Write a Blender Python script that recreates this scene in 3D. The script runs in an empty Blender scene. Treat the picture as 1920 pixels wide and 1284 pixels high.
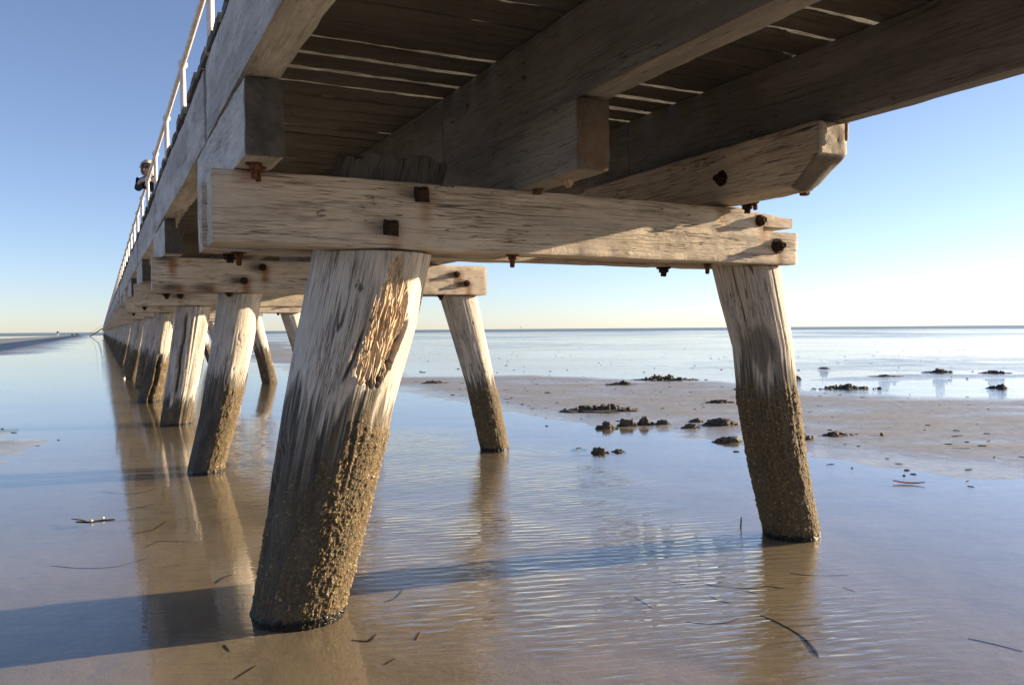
import bpy, bmesh, math, random
import numpy as np
from mathutils import Vector, Matrix

S = bpy.context.scene
COL = S.collection
R = math.radians
random.seed(7)
RNG = np.random.default_rng(7)

# ------------------------------------------------------------------ camera
CAM = np.array([-0.81, -3.51, 1.2])
cd = bpy.data.cameras.new("camera")
cd.sensor_width = 36.0
cd.lens = 29.12
cd.clip_start = 0.05
cd.clip_end = 60000
cam = bpy.data.objects.new("camera", cd)
COL.objects.link(cam)
ex = Vector((0.8959, -0.4442, -0.0078)).normalized()
F_ = Vector((0.4440, 0.8959, -0.0162)).normalized()
upv = ex.cross(F_).normalized()
cam.matrix_world = Matrix(((ex.x, upv.x, -F_.x, CAM[0]), (ex.y, upv.y, -F_.y, CAM[1]),
                           (ex.z, upv.z, -F_.z, CAM[2]), (0, 0, 0, 1)))
S.camera = cam

# ------------------------------------------------------------------ sky, sun, exposure
TO_SUN = Vector((1.0, -0.145, 0.235)).normalized()
SUN_EL = math.asin(TO_SUN.z)
SUN_AZ = math.atan2(TO_SUN.x, TO_SUN.y)
W = bpy.data.worlds.new("World")
S.world = W
W.use_nodes = True
wn = W.node_tree
for n in list(wn.nodes):
    wn.nodes.remove(n)
wo = wn.nodes.new("ShaderNodeOutputWorld")
wb = wn.nodes.new("ShaderNodeBackground")
sky = wn.nodes.new("ShaderNodeTexSky")
sky.sky_type = 'NISHITA'
sky.sun_disc = False
sky.sun_elevation = SUN_EL
sky.sun_rotation = SUN_AZ
sky.altitude = 0
sky.air_density = 0.75
sky.dust_density = 0.2
sky.ozone_density = 3.0
wb.inputs["Strength"].default_value = 0.055
hs = wn.nodes.new("ShaderNodeHueSaturation")
hs.inputs["Saturation"].default_value = 0.90
hs.inputs["Value"].default_value = 1.04
wn.links.new(sky.outputs[0], hs.inputs["Color"])
wm = wn.nodes.new("ShaderNodeMix")
wm.data_type = 'RGBA'; wm.blend_type = 'MULTIPLY'
wm.inputs[0].default_value = 1.0
wm.inputs[7].default_value = (1.07, 0.975, 1.01, 1)
wn.links.new(hs.outputs[0], wm.inputs[6])
wn.links.new(wm.outputs[2], wb.inputs["Color"])
wn.links.new(wb.outputs[0], wo.inputs["Surface"])

sd = bpy.data.lights.new("sun", 'SUN')
sd.energy = 4.6
sd.angle = R(0.5)
sd.color = (1.0, 0.79, 0.53)
so = bpy.data.objects.new("sun", sd)
COL.objects.link(so)
so.rotation_euler = (-TO_SUN).to_track_quat('-Z', 'Y').to_euler()
so.location = (30, -5, 20)

S.view_settings.view_transform = 'Standard'
S.view_settings.look = 'None'
S.view_settings.gamma = 1
S.view_settings.exposure = 1.84
S.cycles.max_bounces = 10
S.cycles.transparent_max_bounces = 12
S.cycles.sample_clamp_indirect = 4

# ------------------------------------------------------------------ numpy noise
def _h(ix, iy, iz, seed):
    n = (ix.astype(np.int64) * 374761393 + iy.astype(np.int64) * 668265263 +
         iz.astype(np.int64) * 2147483647 + seed * 1274126177) & 0xffffffff
    n = ((n ^ (n >> 13)) * 1274126177) & 0xffffffff
    n = (n ^ (n >> 16)) & 0xffffffff
    return n.astype(np.float64) / 0xffffffff

def vnoise(x, y, z, seed=0):
    x, y, z = np.broadcast_arrays(np.asarray(x, float), np.asarray(y, float), np.asarray(z, float))
    ix, iy, iz = np.floor(x), np.floor(y), np.floor(z)
    fx, fy, fz = x - ix, y - iy, z - iz
    fx = fx * fx * (3 - 2 * fx); fy = fy * fy * (3 - 2 * fy); fz = fz * fz * (3 - 2 * fz)
    out = 0
    for a in (0, 1):
        for b in (0, 1):
            for c in (0, 1):
                w = (fx if a else 1 - fx) * (fy if b else 1 - fy) * (fz if c else 1 - fz)
                out = out + w * _h(ix + a, iy + b, iz + c, seed)
    return out * 2 - 1

def fbm(x, y, z, seed=0, o=4, g=0.5):
    s = 0; a = 1; t = 0; f = 1
    for i in range(o):
        s = s + a * vnoise(np.asarray(x) * f, np.asarray(y) * f, np.asarray(z) * f, seed + i * 17)
        t += a; a *= g; f *= 2.03
    return s / t

def worley(u, v, seed=0):
    iu, iv = np.floor(u), np.floor(v)
    d1 = np.full(u.shape, 9.0); cid = np.zeros(u.shape)
    for a in (-1, 0, 1):
        for b in (-1, 0, 1):
            ju, jv = iu + a, iv + b
            z = np.zeros_like(ju)
            px = ju + _h(ju, jv, z, seed); py = jv + _h(ju, jv, z, seed + 5)
            d = np.hypot(px - u, py - v)
            r = _h(ju, jv, z, seed + 9)
            m = d < d1
            cid = np.where(m, r, cid); d1 = np.where(m, d, d1)
    return d1, cid

def sstep(a, b, x):
    t = np.clip((x - a) / (b - a), 0, 1)
    return t * t * (3 - 2 * t)

# ------------------------------------------------------------------ mesh and object helpers
def make_mesh(name, V, Fs, mat=None, attrs=None, smooth=True, sharp=None):
    me = bpy.data.meshes.new(name)
    V = np.asarray(V, float)
    Fs = np.asarray(Fs, int)
    k = Fs.shape[1]
    me.vertices.add(len(V)); me.vertices.foreach_set("co", V.ravel())
    me.loops.add(Fs.size); me.loops.foreach_set("vertex_index", Fs.ravel())
    me.polygons.add(len(Fs))
    me.polygons.foreach_set("loop_start", np.arange(0, Fs.size, k))
    me.polygons.foreach_set("loop_total", np.full(len(Fs), k))
    me.polygons.foreach_set("use_smooth", np.full(len(Fs), smooth))
    me.update(calc_edges=True)
    me.validate()
    for an, av in (attrs or {}).items():
        av = np.asarray(av, float)
        if av.ndim == 2:
            a = me.attributes.new(an, 'FLOAT_VECTOR', 'POINT'); a.data.foreach_set("vector", av.ravel())
        else:
            a = me.attributes.new(an, 'FLOAT', 'POINT'); a.data.foreach_set("value", av)
    if mat: me.materials.append(mat)
    return me

def link(name, data, parent=None, loc=(0, 0, 0), rot=(0, 0, 0), label=None, cat=None, group=None, kind=None):
    o = bpy.data.objects.new(name, data)
    COL.objects.link(o)
    o.parent = parent
    o.location = loc; o.rotation_euler = rot
    if label: o["label"] = label
    if cat: o["category"] = cat
    if group: o["group"] = group
    if kind: o["kind"] = kind
    return o

def bm_mesh(name, bm, mat=None, smooth=False):
    me = bpy.data.meshes.new(name)
    bm.normal_update(); bm.to_mesh(me); bm.free()
    if mat: me.materials.append(mat)
    if smooth:
        me.polygons.foreach_set("use_smooth", np.full(len(me.polygons), True))
    return me

# ------------------------------------------------------------------ materials
class NT:
    def __init__(s, name):
        s.m = bpy.data.materials.new(name); s.m.use_nodes = True
        s.t = s.m.node_tree
        for n in list(s.t.nodes): s.t.nodes.remove(n)
        s.out = s.n("ShaderNodeOutputMaterial")
    def n(s, typ, **kw):
        nd = s.t.nodes.new(typ)
        for k, v in kw.items(): setattr(nd, k, v)
        return nd
    def set(s, sock, v):
        if isinstance(v, bpy.types.NodeSocket): s.t.links.new(v, sock)
        else: sock.default_value = v
    def noise(s, vec, scale, detail=4, rough=0.55, dist=0.0, out=0):
        nd = s.n("ShaderNodeTexNoise")
        s.set(nd.inputs["Vector"], vec); s.set(nd.inputs["Scale"], scale)
        nd.inputs["Detail"].default_value = detail; nd.inputs["Roughness"].default_value = rough
        nd.inputs["Distortion"].default_value = dist
        return nd.outputs[out]
    def math(s, op, a, b=None, c=None, clamp=False):
        nd = s.n("ShaderNodeMath", operation=op); nd.use_clamp = clamp
        s.set(nd.inputs[0], a)
        if b is not None: s.set(nd.inputs[1], b)
        if c is not None: s.set(nd.inputs[2], c)
        return nd.outputs[0]
    def map(s, v, a, b, c=0.0, d=1.0):
        nd = s.n("ShaderNodeMapRange"); nd.interpolation_type = 'SMOOTHSTEP'
        s.set(nd.inputs[0], v)
        for i, q in enumerate((a, b, c, d)): s.set(nd.inputs[i + 1], q)
        return nd.outputs[0]
    def mix(s, f, a, b, mode='MIX'):
        nd = s.n("ShaderNodeMix", data_type='RGBA', blend_type=mode)
        s.set(nd.inputs[0], f)
        s.set(nd.inputs[6], a if isinstance(a, bpy.types.NodeSocket) else (*a, 1))
        s.set(nd.inputs[7], b if isinstance(b, bpy.types.NodeSocket) else (*b, 1))
        return nd.outputs[2]
    def attr(s, name, out="Fac"):
        nd = s.n("ShaderNodeAttribute", attribute_name=name); return nd.outputs[out]
    def vscale(s, v, sc):
        nd = s.n("ShaderNodeVectorMath", operation='MULTIPLY')
        s.set(nd.inputs[0], v); nd.inputs[1].default_value = sc
        return nd.outputs[0]
    def vadd(s, a, b):
        nd = s.n("ShaderNodeVectorMath", operation='ADD')
        s.set(nd.inputs[0], a); s.set(nd.inputs[1], b); return nd.outputs[0]
    def bump(s, h, strength=0.5, dist=0.01, normal=None):
        nd = s.n("ShaderNodeBump"); s.set(nd.inputs["Height"], h)
        s.set(nd.inputs["Strength"], strength); nd.inputs["Distance"].default_value = dist
        if normal is not None: s.set(nd.inputs["Normal"], normal)
        return nd.outputs[0]
    def principled(s, color, rough=0.7, spec=0.3, normal=None, metal=0.0):
        p = s.n("ShaderNodeBsdfPrincipled")
        s.set(p.inputs["Base Color"], color if isinstance(color, bpy.types.NodeSocket) else (*color, 1))
        s.set(p.inputs["Roughness"], rough); s.set(p.inputs["Specular IOR Level"], spec)
        p.inputs["Metallic"].default_value = metal
        if normal is not None: s.set(p.inputs["Normal"], normal)
        s.t.links.new(p.outputs[0], s.out.inputs[0])
        return p

def wood(name, light, grey, brown, brown_amt=0.35, grey_amt=0.5, crack=1.0, crackw=0.02, pile=False, pebble=0.0):
    t = NT(name)
    oi = t.n("ShaderNodeObjectInfo")
    off = t.n("ShaderNodeCombineXYZ")
    for i, k in enumerate((13.7, 31.1, 53.9)):
        t.set(off.inputs[i], t.math('MULTIPLY', oi.outputs["Random"], k))
    v = t.vadd(t.attr("gc", "Vector"), off.outputs[0])
    # colour blotches, streaky along the grain
    n1 = t.noise(t.vscale(v, (0.9, 3.2, 3.2)), 1.3, 5, 0.6)
    n2 = t.noise(t.vscale(v, (2.0, 30, 30)), 1.0, 4, 0.65)
    n3 = t.noise(t.vscale(v, (2.5, 7, 7)), 1.7, 6, 0.7)
    col = t.mix(t.math('MULTIPLY', t.map(n1, 0.42, 0.62), grey_amt), light, grey)
    col = t.mix(t.math('MULTIPLY', t.map(n3, 0.5, 0.72), brown_amt), col, brown)
    col = t.mix(t.map(n2, 0.35, 0.75, 0.0, 0.32), col, t.mix(0.55, col, (0.12, 0.095, 0.07)))
    # long drying cracks: thin iso-lines of a noise stretched along the grain
    def lines(sc, w, mask_sc, lo, hi):
        a = t.noise(t.vscale(v, sc), 1.0, 2.5, 0.5, 0.15)
        d = t.math('ABSOLUTE', t.math('SUBTRACT', a, 0.5))
        l = t.map(d, w, w * 0.25)
        m = t.map(t.noise(t.vscale(v, mask_sc), 1.0, 2), lo, hi)
        return t.math('MULTIPLY', l, m)
    k1 = lines((1.3, 42, 42), crackw, (1.6, 9, 9), 0.36, 0.58)
    k2 = lines((2.4, 100, 100), crackw * 2.4, (2.5, 16, 16), 0.40, 0.58)
    k3 = lines((0.35, 11, 11), crackw * 0.45, (0.8, 4, 4), 0.50, 0.60)
    cr = t.math('MAXIMUM', t.math('MULTIPLY', k1, 0.8), t.math('MULTIPLY', k2, 0.5))
    cr = t.math('MAXIMUM', cr, k3)
    cr = t.math('MULTIPLY', cr, crack, clamp=True)
    # chips where the whitewash has flaked off
    ch = t.noise(t.vscale(v, (14, 34, 34)), 1.0, 3, 0.6)
    chm = t.map(t.noise(t.vscale(v, (1.3, 5, 5)), 1.0, 2), 0.56, 0.66)
    chip = t.math('MULTIPLY', t.map(ch, 0.62, 0.66), chm)
    col = t.mix(t.math('MULTIPLY', chip, 0.8), col, (0.06, 0.05, 0.042))
    col = t.mix(t.math('MULTIPLY', cr, 0.93), col, (0.028, 0.022, 0.017))
    n5 = t.noise(t.vscale(v, (22, 130, 130)), 1.0, 3, 0.7)
    col = t.mix(t.map(n5, 0.40, 0.72, 0, 0.28), col, t.mix(0.6, col, (0.10, 0.075, 0.05)))
    rust = t.math('MULTIPLY', t.attr("rust"), t.map(n2, 0.15, 0.7, 0.55, 1.0))
    col = t.mix(rust, col, (0.22, 0.085, 0.022))
    dark = t.attr("dark")
    col = t.mix(dark, col, t.mix(t.map(n3, 0.35, 0.65), (0.030, 0.027, 0.023), (0.085, 0.073, 0.056)))
    hgt = t.math('ADD', t.math('ADD', t.math('MULTIPLY', n2, 0.5), t.math('MULTIPLY', n5, -0.35)), t.math('MULTIPLY', cr, -1.6))
    hgt = t.math('SUBTRACT', hgt, t.math('MULTIPLY', chip, 0.5))
    if pebble:
        pb = t.noise(t.vscale(v, (60, 75, 75)), 1.0, 3, 0.6)
        pm = t.attr("pebble")
        hgt = t.math('ADD', hgt, t.math('MULTIPLY', t.math('MULTIPLY', pb, pm), pebble))
    rough = 0.8
    if pile:
        fresh = t.attr("fresh")
        fc = t.mix(t.map(n2, 0.35, 0.65), (0.46, 0.32, 0.20), (0.60, 0.47, 0.33))
        fc = t.mix(t.map(n3, 0.5, 0.7, 0, 0.6), fc, (0.50, 0.42, 0.34))
        col = t.mix(fresh, col, fc)
        foul = t.attr("foul"); cell = t.attr("cell")
        bc = t.mix(cell, (0.030, 0.022, 0.012), (0.225, 0.160, 0.080))
        bc = t.mix(t.map(cell, 0.90, 0.97, 0, 0.7), bc, (0.5, 0.44, 0.33))
        col = t.mix(foul, col, bc)
        col = t.mix(t.attr("wet"), col, (0.012, 0.011, 0.010))
        vo = t.n("ShaderNodeTexVoronoi"); t.set(vo.inputs["Vector"], v); vo.inputs["Scale"].default_value = 135
        hgt = t.math('ADD', hgt, t.math('MULTIPLY', t.math('MULTIPLY', vo.outputs["Distance"], foul), -1.6))
        col = t.mix(t.math('MULTIPLY', t.map(vo.outputs["Distance"], 0.35, 0.7), t.math("MULTIPLY", foul, 0.6)), col, (0.02, 0.016, 0.011))
        rough = t.map(t.attr("wet"), 0, 1, 0.82, 0.3)
    nrm = t.bump(hgt, 0.7, 0.005)
    t.principled(col, rough, 0.25, nrm)
    return t.m

M = {}
M['white'] = wood("weathered_white_timber", (0.60, 0.515, 0.41), (0.41, 0.345, 0.27), (0.27, 0.185, 0.115), 0.45, 0.6, 1.0, 0.014, pebble=0.55)
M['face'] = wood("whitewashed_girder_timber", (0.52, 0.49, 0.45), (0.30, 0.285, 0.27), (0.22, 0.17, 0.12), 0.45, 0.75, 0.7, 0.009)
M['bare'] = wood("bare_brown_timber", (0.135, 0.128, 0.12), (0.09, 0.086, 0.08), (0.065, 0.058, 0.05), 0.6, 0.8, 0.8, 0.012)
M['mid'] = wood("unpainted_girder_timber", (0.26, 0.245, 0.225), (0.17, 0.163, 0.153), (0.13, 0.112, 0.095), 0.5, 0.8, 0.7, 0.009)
M['pile'] = wood("pile_timber", (0.58, 0.52, 0.45), (0.40, 0.36, 0.315), (0.26, 0.20, 0.14), 0.3, 0.6, 1.0, 0.020, pile=True)

M['fresh'] = wood("fresh_torn_timber", (0.55, 0.41, 0.27), (0.42, 0.32, 0.22), (0.36, 0.22, 0.12), 0.5, 0.6, 0.3, 0.01)

def simple(name, col, rough=0.6, spec=0.4, metal=0.0, var=0.0, sc=20, col2=None, bump=0.0):
    t = NT(name)
    tc = t.n("ShaderNodeTexCoord").outputs["Object"]
    n = t.noise(tc, sc, 4, 0.6)
    c = t.mix(t.map(n, 0.4, 0.65), col, col2 or tuple(x * (1 - var) for x in col))
    nr = t.bump(n, 0.6, bump) if bump else None
    t.principled(c, rough, spec, nr, metal)
    return t.m
M['rust'] = simple("rusty_iron", (0.045, 0.024, 0.015), 0.85, 0.2, 0, 0.4, 60, (0.012, 0.009, 0.008), 0.004)
M['redrust'] = simple("orange_rusted_iron", (0.12, 0.050, 0.022), 0.85, 0.2, 0, 0.4, 60, (0.05, 0.022, 0.012), 0.004)
M['brass'] = simple("dull_weathered_nut_metal", (0.36, 0.27, 0.16), 0.7, 0.3, 0, 0.4, 50, (0.24, 0.16, 0.09), 0.002)
M['rail'] = simple("white_painted_steel", (0.66, 0.60, 0.56), 0.45, 0.5, 0, 0.15, 9, (0.52, 0.45, 0.40), 0.001)
M['mud'] = simple("dark_wet_mud", (0.085, 0.074, 0.062), 0.75, 0.25, 0, 0.4, 25, (0.045, 0.039, 0.033), 0.012)
M['weed'] = simple("brown_seagrass", (0.030, 0.021, 0.014), 0.85, 0.1, 0, 0.3, 30)
M['leaf'] = simple("red_brown_leaf", (0.20, 0.045, 0.025), 0.6, 0.3, 0, 0.4, 40, (0.05, 0.03, 0.025))
M['shell'] = simple("white_shell", (0.8, 0.76, 0.68), 0.5, 0.4, 0, 0.1, 40)

# sand
def sand_mat():
    t = NT("wet_tidal_sand")
    geo = t.n("ShaderNodeNewGeometry")
    P = geo.outputs["Position"]
    z = t.n("ShaderNodeSeparateXYZ"); t.set(z.inputs[0], P)
    n1 = t.noise(P, 0.9, 6, 0.6)
    n2 = t.noise(P, 9.0, 6, 0.65)
    n3 = t.noise(P, 160.0, 3, 0.7)
    n4 = t.noise(t.vscale(P, (1, 1, 1)), 3.2, 5, 0.6)
    col = t.mix(t.map(n1, 0.38, 0.62), (0.37, 0.295, 0.20), (0.29, 0.23, 0.155))
    col = t.mix(t.map(n4, 0.52, 0.68, 0, 0.5), col, (0.19, 0.15, 0.11))
    col = t.mix(t.map(n2, 0.55, 0.75, 0, 0.45), col, (0.18, 0.14, 0.10))
    col = t.mix(t.map(n3, 0.3, 0.75, 0, 0.4), col, (0.17, 0.13, 0.095))
    col = t.mix(t.map(n3, 0.66, 0.74, 0, 0.5), col, (0.40, 0.34, 0.27))
    vo = t.n("ShaderNodeTexVoronoi"); t.set(vo.inputs["Vector"], P); vo.inputs["Scale"].default_value = 26
    fl = t.math('MULTIPLY', t.map(vo.outputs["Distance"], 0.10, 0.05), t.map(t.noise(P, 2.3, 2), 0.48, 0.56))
    col = t.mix(t.math('MULTIPLY', fl, 0.8), col, (0.05, 0.038, 0.028))
    n6 = t.noise(P, 420.0, 2, 0.6)
    col = t.mix(t.map(n6, 0.35, 0.7, 0, 0.4), col, (0.13, 0.10, 0.07))
    # emerged sand is a greyer, mauve mud
    em = t.map(z.outputs[2], -0.004, 0.008)
    col = t.mix(em, col, t.mix(t.map(n2, 0.4, 0.7), (0.25, 0.235, 0.21), (0.18, 0.169, 0.152)))
    rg = t.map(z.outputs[2], 0.0, 0.022, 0.10, 0.50)
    rg = t.math('ADD', rg, t.math('MULTIPLY', t.math('SUBTRACT', n2, 0.5), 0.35))
    h = t.math('ADD', t.math('MULTIPLY', n2, 0.8), t.math('MULTIPLY', n3, 0.12))
    t.principled(col, rg, 0.45, t.bump(h, 0.5, 0.012))
    return t.m
M['sand'] = sand_mat()

def water_mat(name, sea=False):
    t = NT(name)
    geo = t.n("ShaderNodeNewGeometry")
    P = geo.outputs["Position"]
    if sea:
        n = t.noise(t.vscale(P, (1, 1, 1)), 0.35, 5, 0.6)
        nr = t.bump(n, 1.0, 0.25)
    else:
        sp = t.n("ShaderNodeSeparateXYZ"); t.set(sp.inputs[0], P)
        x, y = sp.outputs[0], sp.outputs[1]
        def blob(cx, cy, rx, ry, hard=1.0):
            a = t.math('DIVIDE', t.math('SUBTRACT', x, cx), rx)
            b = t.math('DIVIDE', t.math('SUBTRACT', y, cy), ry)
            d = t.math('ADD', t.math('MULTIPLY', a, a), t.math('MULTIPLY', b, b))
            return t.map(d, 1.0, 0.15)
        wob = t.noise(P, 0.8, 3, 0.5)
        # ripples between the two near piles and on under the jetty
        mk = t.math('MAXIMUM', blob(1.4, 0.5, 1.45, 2.7), t.math('MULTIPLY', blob(2.1, 3.6, 1.5, 3.2), 0.75))
        mk = t.math('MAXIMUM', mk, t.math('MULTIPLY', blob(0.9, 5.0, 1.0, 5.0), 0.5))
        mk = t.math('MAXIMUM', mk, t.math('MULTIPLY', blob(0.75, -0.35, 0.8, 0.8), 0.45))
        mk = t.math('MULTIPLY', mk, t.map(wob, 0.3, 0.6, 0.4, 1.0))
        # crests run along camera-right: wave vector roughly towards the camera
        def wave(ang, lam, dist, dsc):
            mp = t.n("ShaderNodeMapping"); mp.inputs["Rotation"].default_value = (0, 0, ang)
            t.set(mp.inputs[0], P)
            w = t.n("ShaderNodeTexWave", wave_type='BANDS', bands_direction='Y', wave_profile='SIN')
            t.set(w.inputs[0], mp.outputs[0])
            w.inputs["Scale"].default_value = 0.314 / lam
            w.inputs["Distortion"].default_value = dist
            w.inputs["Detail"].default_value = 2.0
            w.inputs["Detail Scale"].default_value = dsc
            return w.outputs["Fac"]
        w1 = wave(R(14), 0.075, 3.5, 1.4)
        w2 = wave(R(28), 0.062, 3.0, 1.6)
        w3 = wave(R(-12), 0.15, 2.5, 1.0)
        rp = t.math('ADD', w1, t.math('MULTIPLY', w2, 0.40))
        rp = t.math('ADD', rp, t.math('MULTIPLY', w3, 0.6))
        mpn = t.n("ShaderNodeMapping"); mpn.inputs["Rotation"].default_value = (0, 0, R(15)); t.set(mpn.inputs[0], P)
        q1 = t.noise(t.vscale(mpn.outputs[0], (3.0, 21, 1)), 1.0, 1.5, 0.5, 0.4)
        q2 = t.noise(t.vscale(mpn.outputs[0], (6.5, 44, 1)), 1.0, 1.5, 0.5, 0.6)
        rp = t.math('MULTIPLY', rp, t.map(t.noise(P, 1.6, 2, 0.5), 0.35, 0.6, 0.15, 0.55))
        rp = t.math('ADD', rp, t.math('ADD', t.math('MULTIPLY', q1, 1.45), t.math('MULTIPLY', q2, 1.15)))
        rp = t.math('MULTIPLY', rp, mk)
        # everywhere: faint wind ripple stretched across
        mp = t.n("ShaderNodeMapping"); mp.inputs["Rotation"].default_value = (0, 0, R(26)); t.set(mp.inputs[0], P)
        f1 = t.noise(t.vscale(mp.outputs[0], (3.5, 30, 1)), 1.0, 2.0, 0.5)
        f2 = t.noise(t.vscale(mp.outputs[0], (0.5, 2.2, 1)), 1.0, 2.0, 0.5)
        amp = t.map(t.noise(P, 0.12, 3, 0.5), 0.35, 0.65, 0.35, 1.0)
        near = t.math('MULTIPLY', f1, 0.05)
        near = t.math('ADD', near, t.math('MULTIPLY', f2, 0.16))
        # wind-roughened patches farther out on the flats
        far = t.map(y, 9.0, 26.0)
        farx = t.map(x, 3.0, 12.0)
        sw = t.noise(t.vscale(mp.outputs[0], (0.12, 1.1, 1)), 1.0, 4.0, 0.6)
        ff = t.math('MULTIPLY', t.math('MAXIMUM', t.math('MULTIPLY', far, 0.15), t.math('MULTIPLY', farx, 0.55)), t.math('MULTIPLY', t.math('ADD', f1, t.math('MULTIPLY', sw, 4.0)), amp))
        h = t.math('ADD', t.math('ADD', t.math('MULTIPLY', rp, 0.34), near), t.math('MULTIPLY', ff, 1.1))
        nr = t.bump(h, 1.0, 0.012)
    # Schlick reflectance, the same from above and from below
    dt = t.n("ShaderNodeVectorMath", operation='DOT_PRODUCT')
    t.set(dt.inputs[0], nr); t.set(dt.inputs[1], geo.outputs["Incoming"])
    fr = t.math('POWER', t.math('SUBTRACT', 1.0, t.math('ABSOLUTE', dt.outputs["Value"]), clamp=True), 5.0)
    fr = t.math('MULTIPLY_ADD', fr, 0.98, 0.02)
    gl = t.n("ShaderNodeBsdfGlossy"); gl.inputs["Roughness"].default_value = 0.0 if not sea else 0.12
    gl.inputs["Color"].default_value = (1, 1, 1, 1)
    t.set(gl.inputs["Normal"], nr)
    if sea:
        tr = t.n("ShaderNodeBsdfDiffuse"); tr.inputs["Color"].default_value = (0.05, 0.085, 0.13, 1)
    else:
        tr = t.n("ShaderNodeBsdfTransparent"); tr.inputs["Color"].default_value = (0.95, 0.96, 0.94, 1)
    mx = t.n("ShaderNodeMixShader")
    t.set(mx.inputs[0], t.math('MULTIPLY', fr, 0.38) if sea else fr); t.set(mx.inputs[1], tr.outputs[0]); t.set(mx.inputs[2], gl.outputs[0])
    t.t.links.new(mx.outputs[0], t.out.inputs[0])
    return t.m
M['water'] = water_mat("shallow_clear_water")
M['sea'] = water_mat("open_sea_water", True)

# ------------------------------------------------------------------ ground
POLY_A = [(14.5, 95), (19.9, 94.7), (7.6, 27), (6.6, 17.0), (9.4, 15.5), (11.0, 13.1), (12.3, 11.0), (11.2, 7.6), (11.8, 6.2),
          (13.4, 4.7), (16, 1.5), (9, -2.5), (6.0, -0.6), (5.2, 0.5), (5.0, 1.4), (5.15, 2.2), (4.95, 3.0), (4.8, 4.2), (4.45, 5.4), (4.25, 6.3), (4.3, 7.6),
          (4.45, 10.2), (4.4, 12.1), (4.2, 15.9), (4.6, 25.8), (4.3, 34.5), (7.0, 60)]
POLY_B = [(-22, 100), (-26, 180), (-18, 260), (-12.4, 374), (-4, 374), (-2.6, 200), (-3.6, 120), (-3.0, 65), (-3.3, 50), (-5.5, 45), (-14, 33), (-30, 22), (-50, 30)]
POLY_C = [(-2.6, 10.4), (-1.75, 9.2), (-1.35, 8.2), (-0.95, 7.0), (-1.2, 6.0), (-1.5, 5.3), (-2.2, 4.4), (-3.4, 3.6), (-4.5, 7)]
POLY_D = [(12.9, 10.1), (14.2, 9.4), (16.5, 8.6), (19, 8.0), (23, 6.2), (23, 8.0), (19.0, 9.9), (17, 10.9), (14, 11.0)]

def sdf(poly, x, y):
    P = np.array(poly, float); n = len(P)
    d = np.full(x.shape, 1e18); s = np.ones(x.shape)
    for i in range(n):
        a = P[i]; b = P[i - 1]
        e = b - a
        wx, wy = x - a[0], y - a[1]
        t = np.clip((wx * e[0] + wy * e[1]) / (e @ e), 0, 1)
        dx, dy = wx - e[0] * t, wy - e[1] * t
        d = np.minimum(d, dx * dx + dy * dy)
        c1 = y >= a[1]; c2 = y < b[1]; c3 = e[0] * wy > e[1] * wx
        s = np.where((c1 & c2 & c3) | (~c1 & ~c2 & ~c3), -s, s)
    return s * np.sqrt(d)

def ground_h(x, y):
    r = np.hypot(x - CAM[0], y - CAM[1])
    # coordinates across / along the view, for streaky shoals
    a = 0.896 * x - 0.444 * y; b = 0.444 * x + 0.896 * y
    z = -0.024 + 0.009 * fbm(x * 0.8, y * 0.8, 0, 1, 4) + 0.003 * fbm(x * 4, y * 4, 0, 2, 3)
    nz = fbm(x * 0.35, y * 0.35, 0, 11, 5)
    nz2 = fbm(a * 0.9, b * 2.0, 0, 12, 5, 0.6)
    nz3 = fbm(a * 1.2, b * 3.0, 3, 33, 4, 0.6)
    def bar(poly, width, top, nam, tex):
        d = sdf(poly, x, y) + 0.25 * fbm(x * 2.4, y * 2.4, 0, 31, 4) * (r < 40) + nam * nz * np.clip(r / 10, 0.4, 6) + 0.5 * nam * nz2 * np.clip(r / 10, 0.3, 5)
        return sstep(width, -width, d), top + tex * nz2 + 0.5 * tex * nz3
    for poly, wd, top, nam, tex in ((POLY_A, 2.0, 0.016, 0.7, 0.012), (POLY_B, 6.0, 0.022, 0.5, 0.012),
                                    (POLY_C, 1.1, 0.005, 0.5, 0.014), (POLY_D, 0.9, 0.008, 0.5, 0.008)):
        w, h = bar(poly, wd, top, nam, tex)
        z = z * (1 - w) + h * w
    # beyond about 25 m: shallow film with emergent streaks, then drained flats
    fa = sstep(17, 26, r) * sstep(0.0, 8.0, x - 0.02 * y)
    nf = fbm(a * 0.05, b * 0.05, 0, 21, 5, 0.6)
    inb = np.maximum(bar(POLY_A, 1.5, 0, 0.5, 0)[0], bar(POLY_D, 1, 0, .5, 0)[0])
    zf = -0.002 + 0.017 * nf + 0.009 * nz2
    z = z * (1 - fa * (1 - inb)) + zf * fa * (1 - inb)
    fb = sstep(70, 130, r) * sstep(0, 25, x)
    z = z * (1 - fb) + (0.004 + 0.012 * nf) * fb
    z = z - 0.5 * sstep(340, 420, r)
    return z

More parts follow.
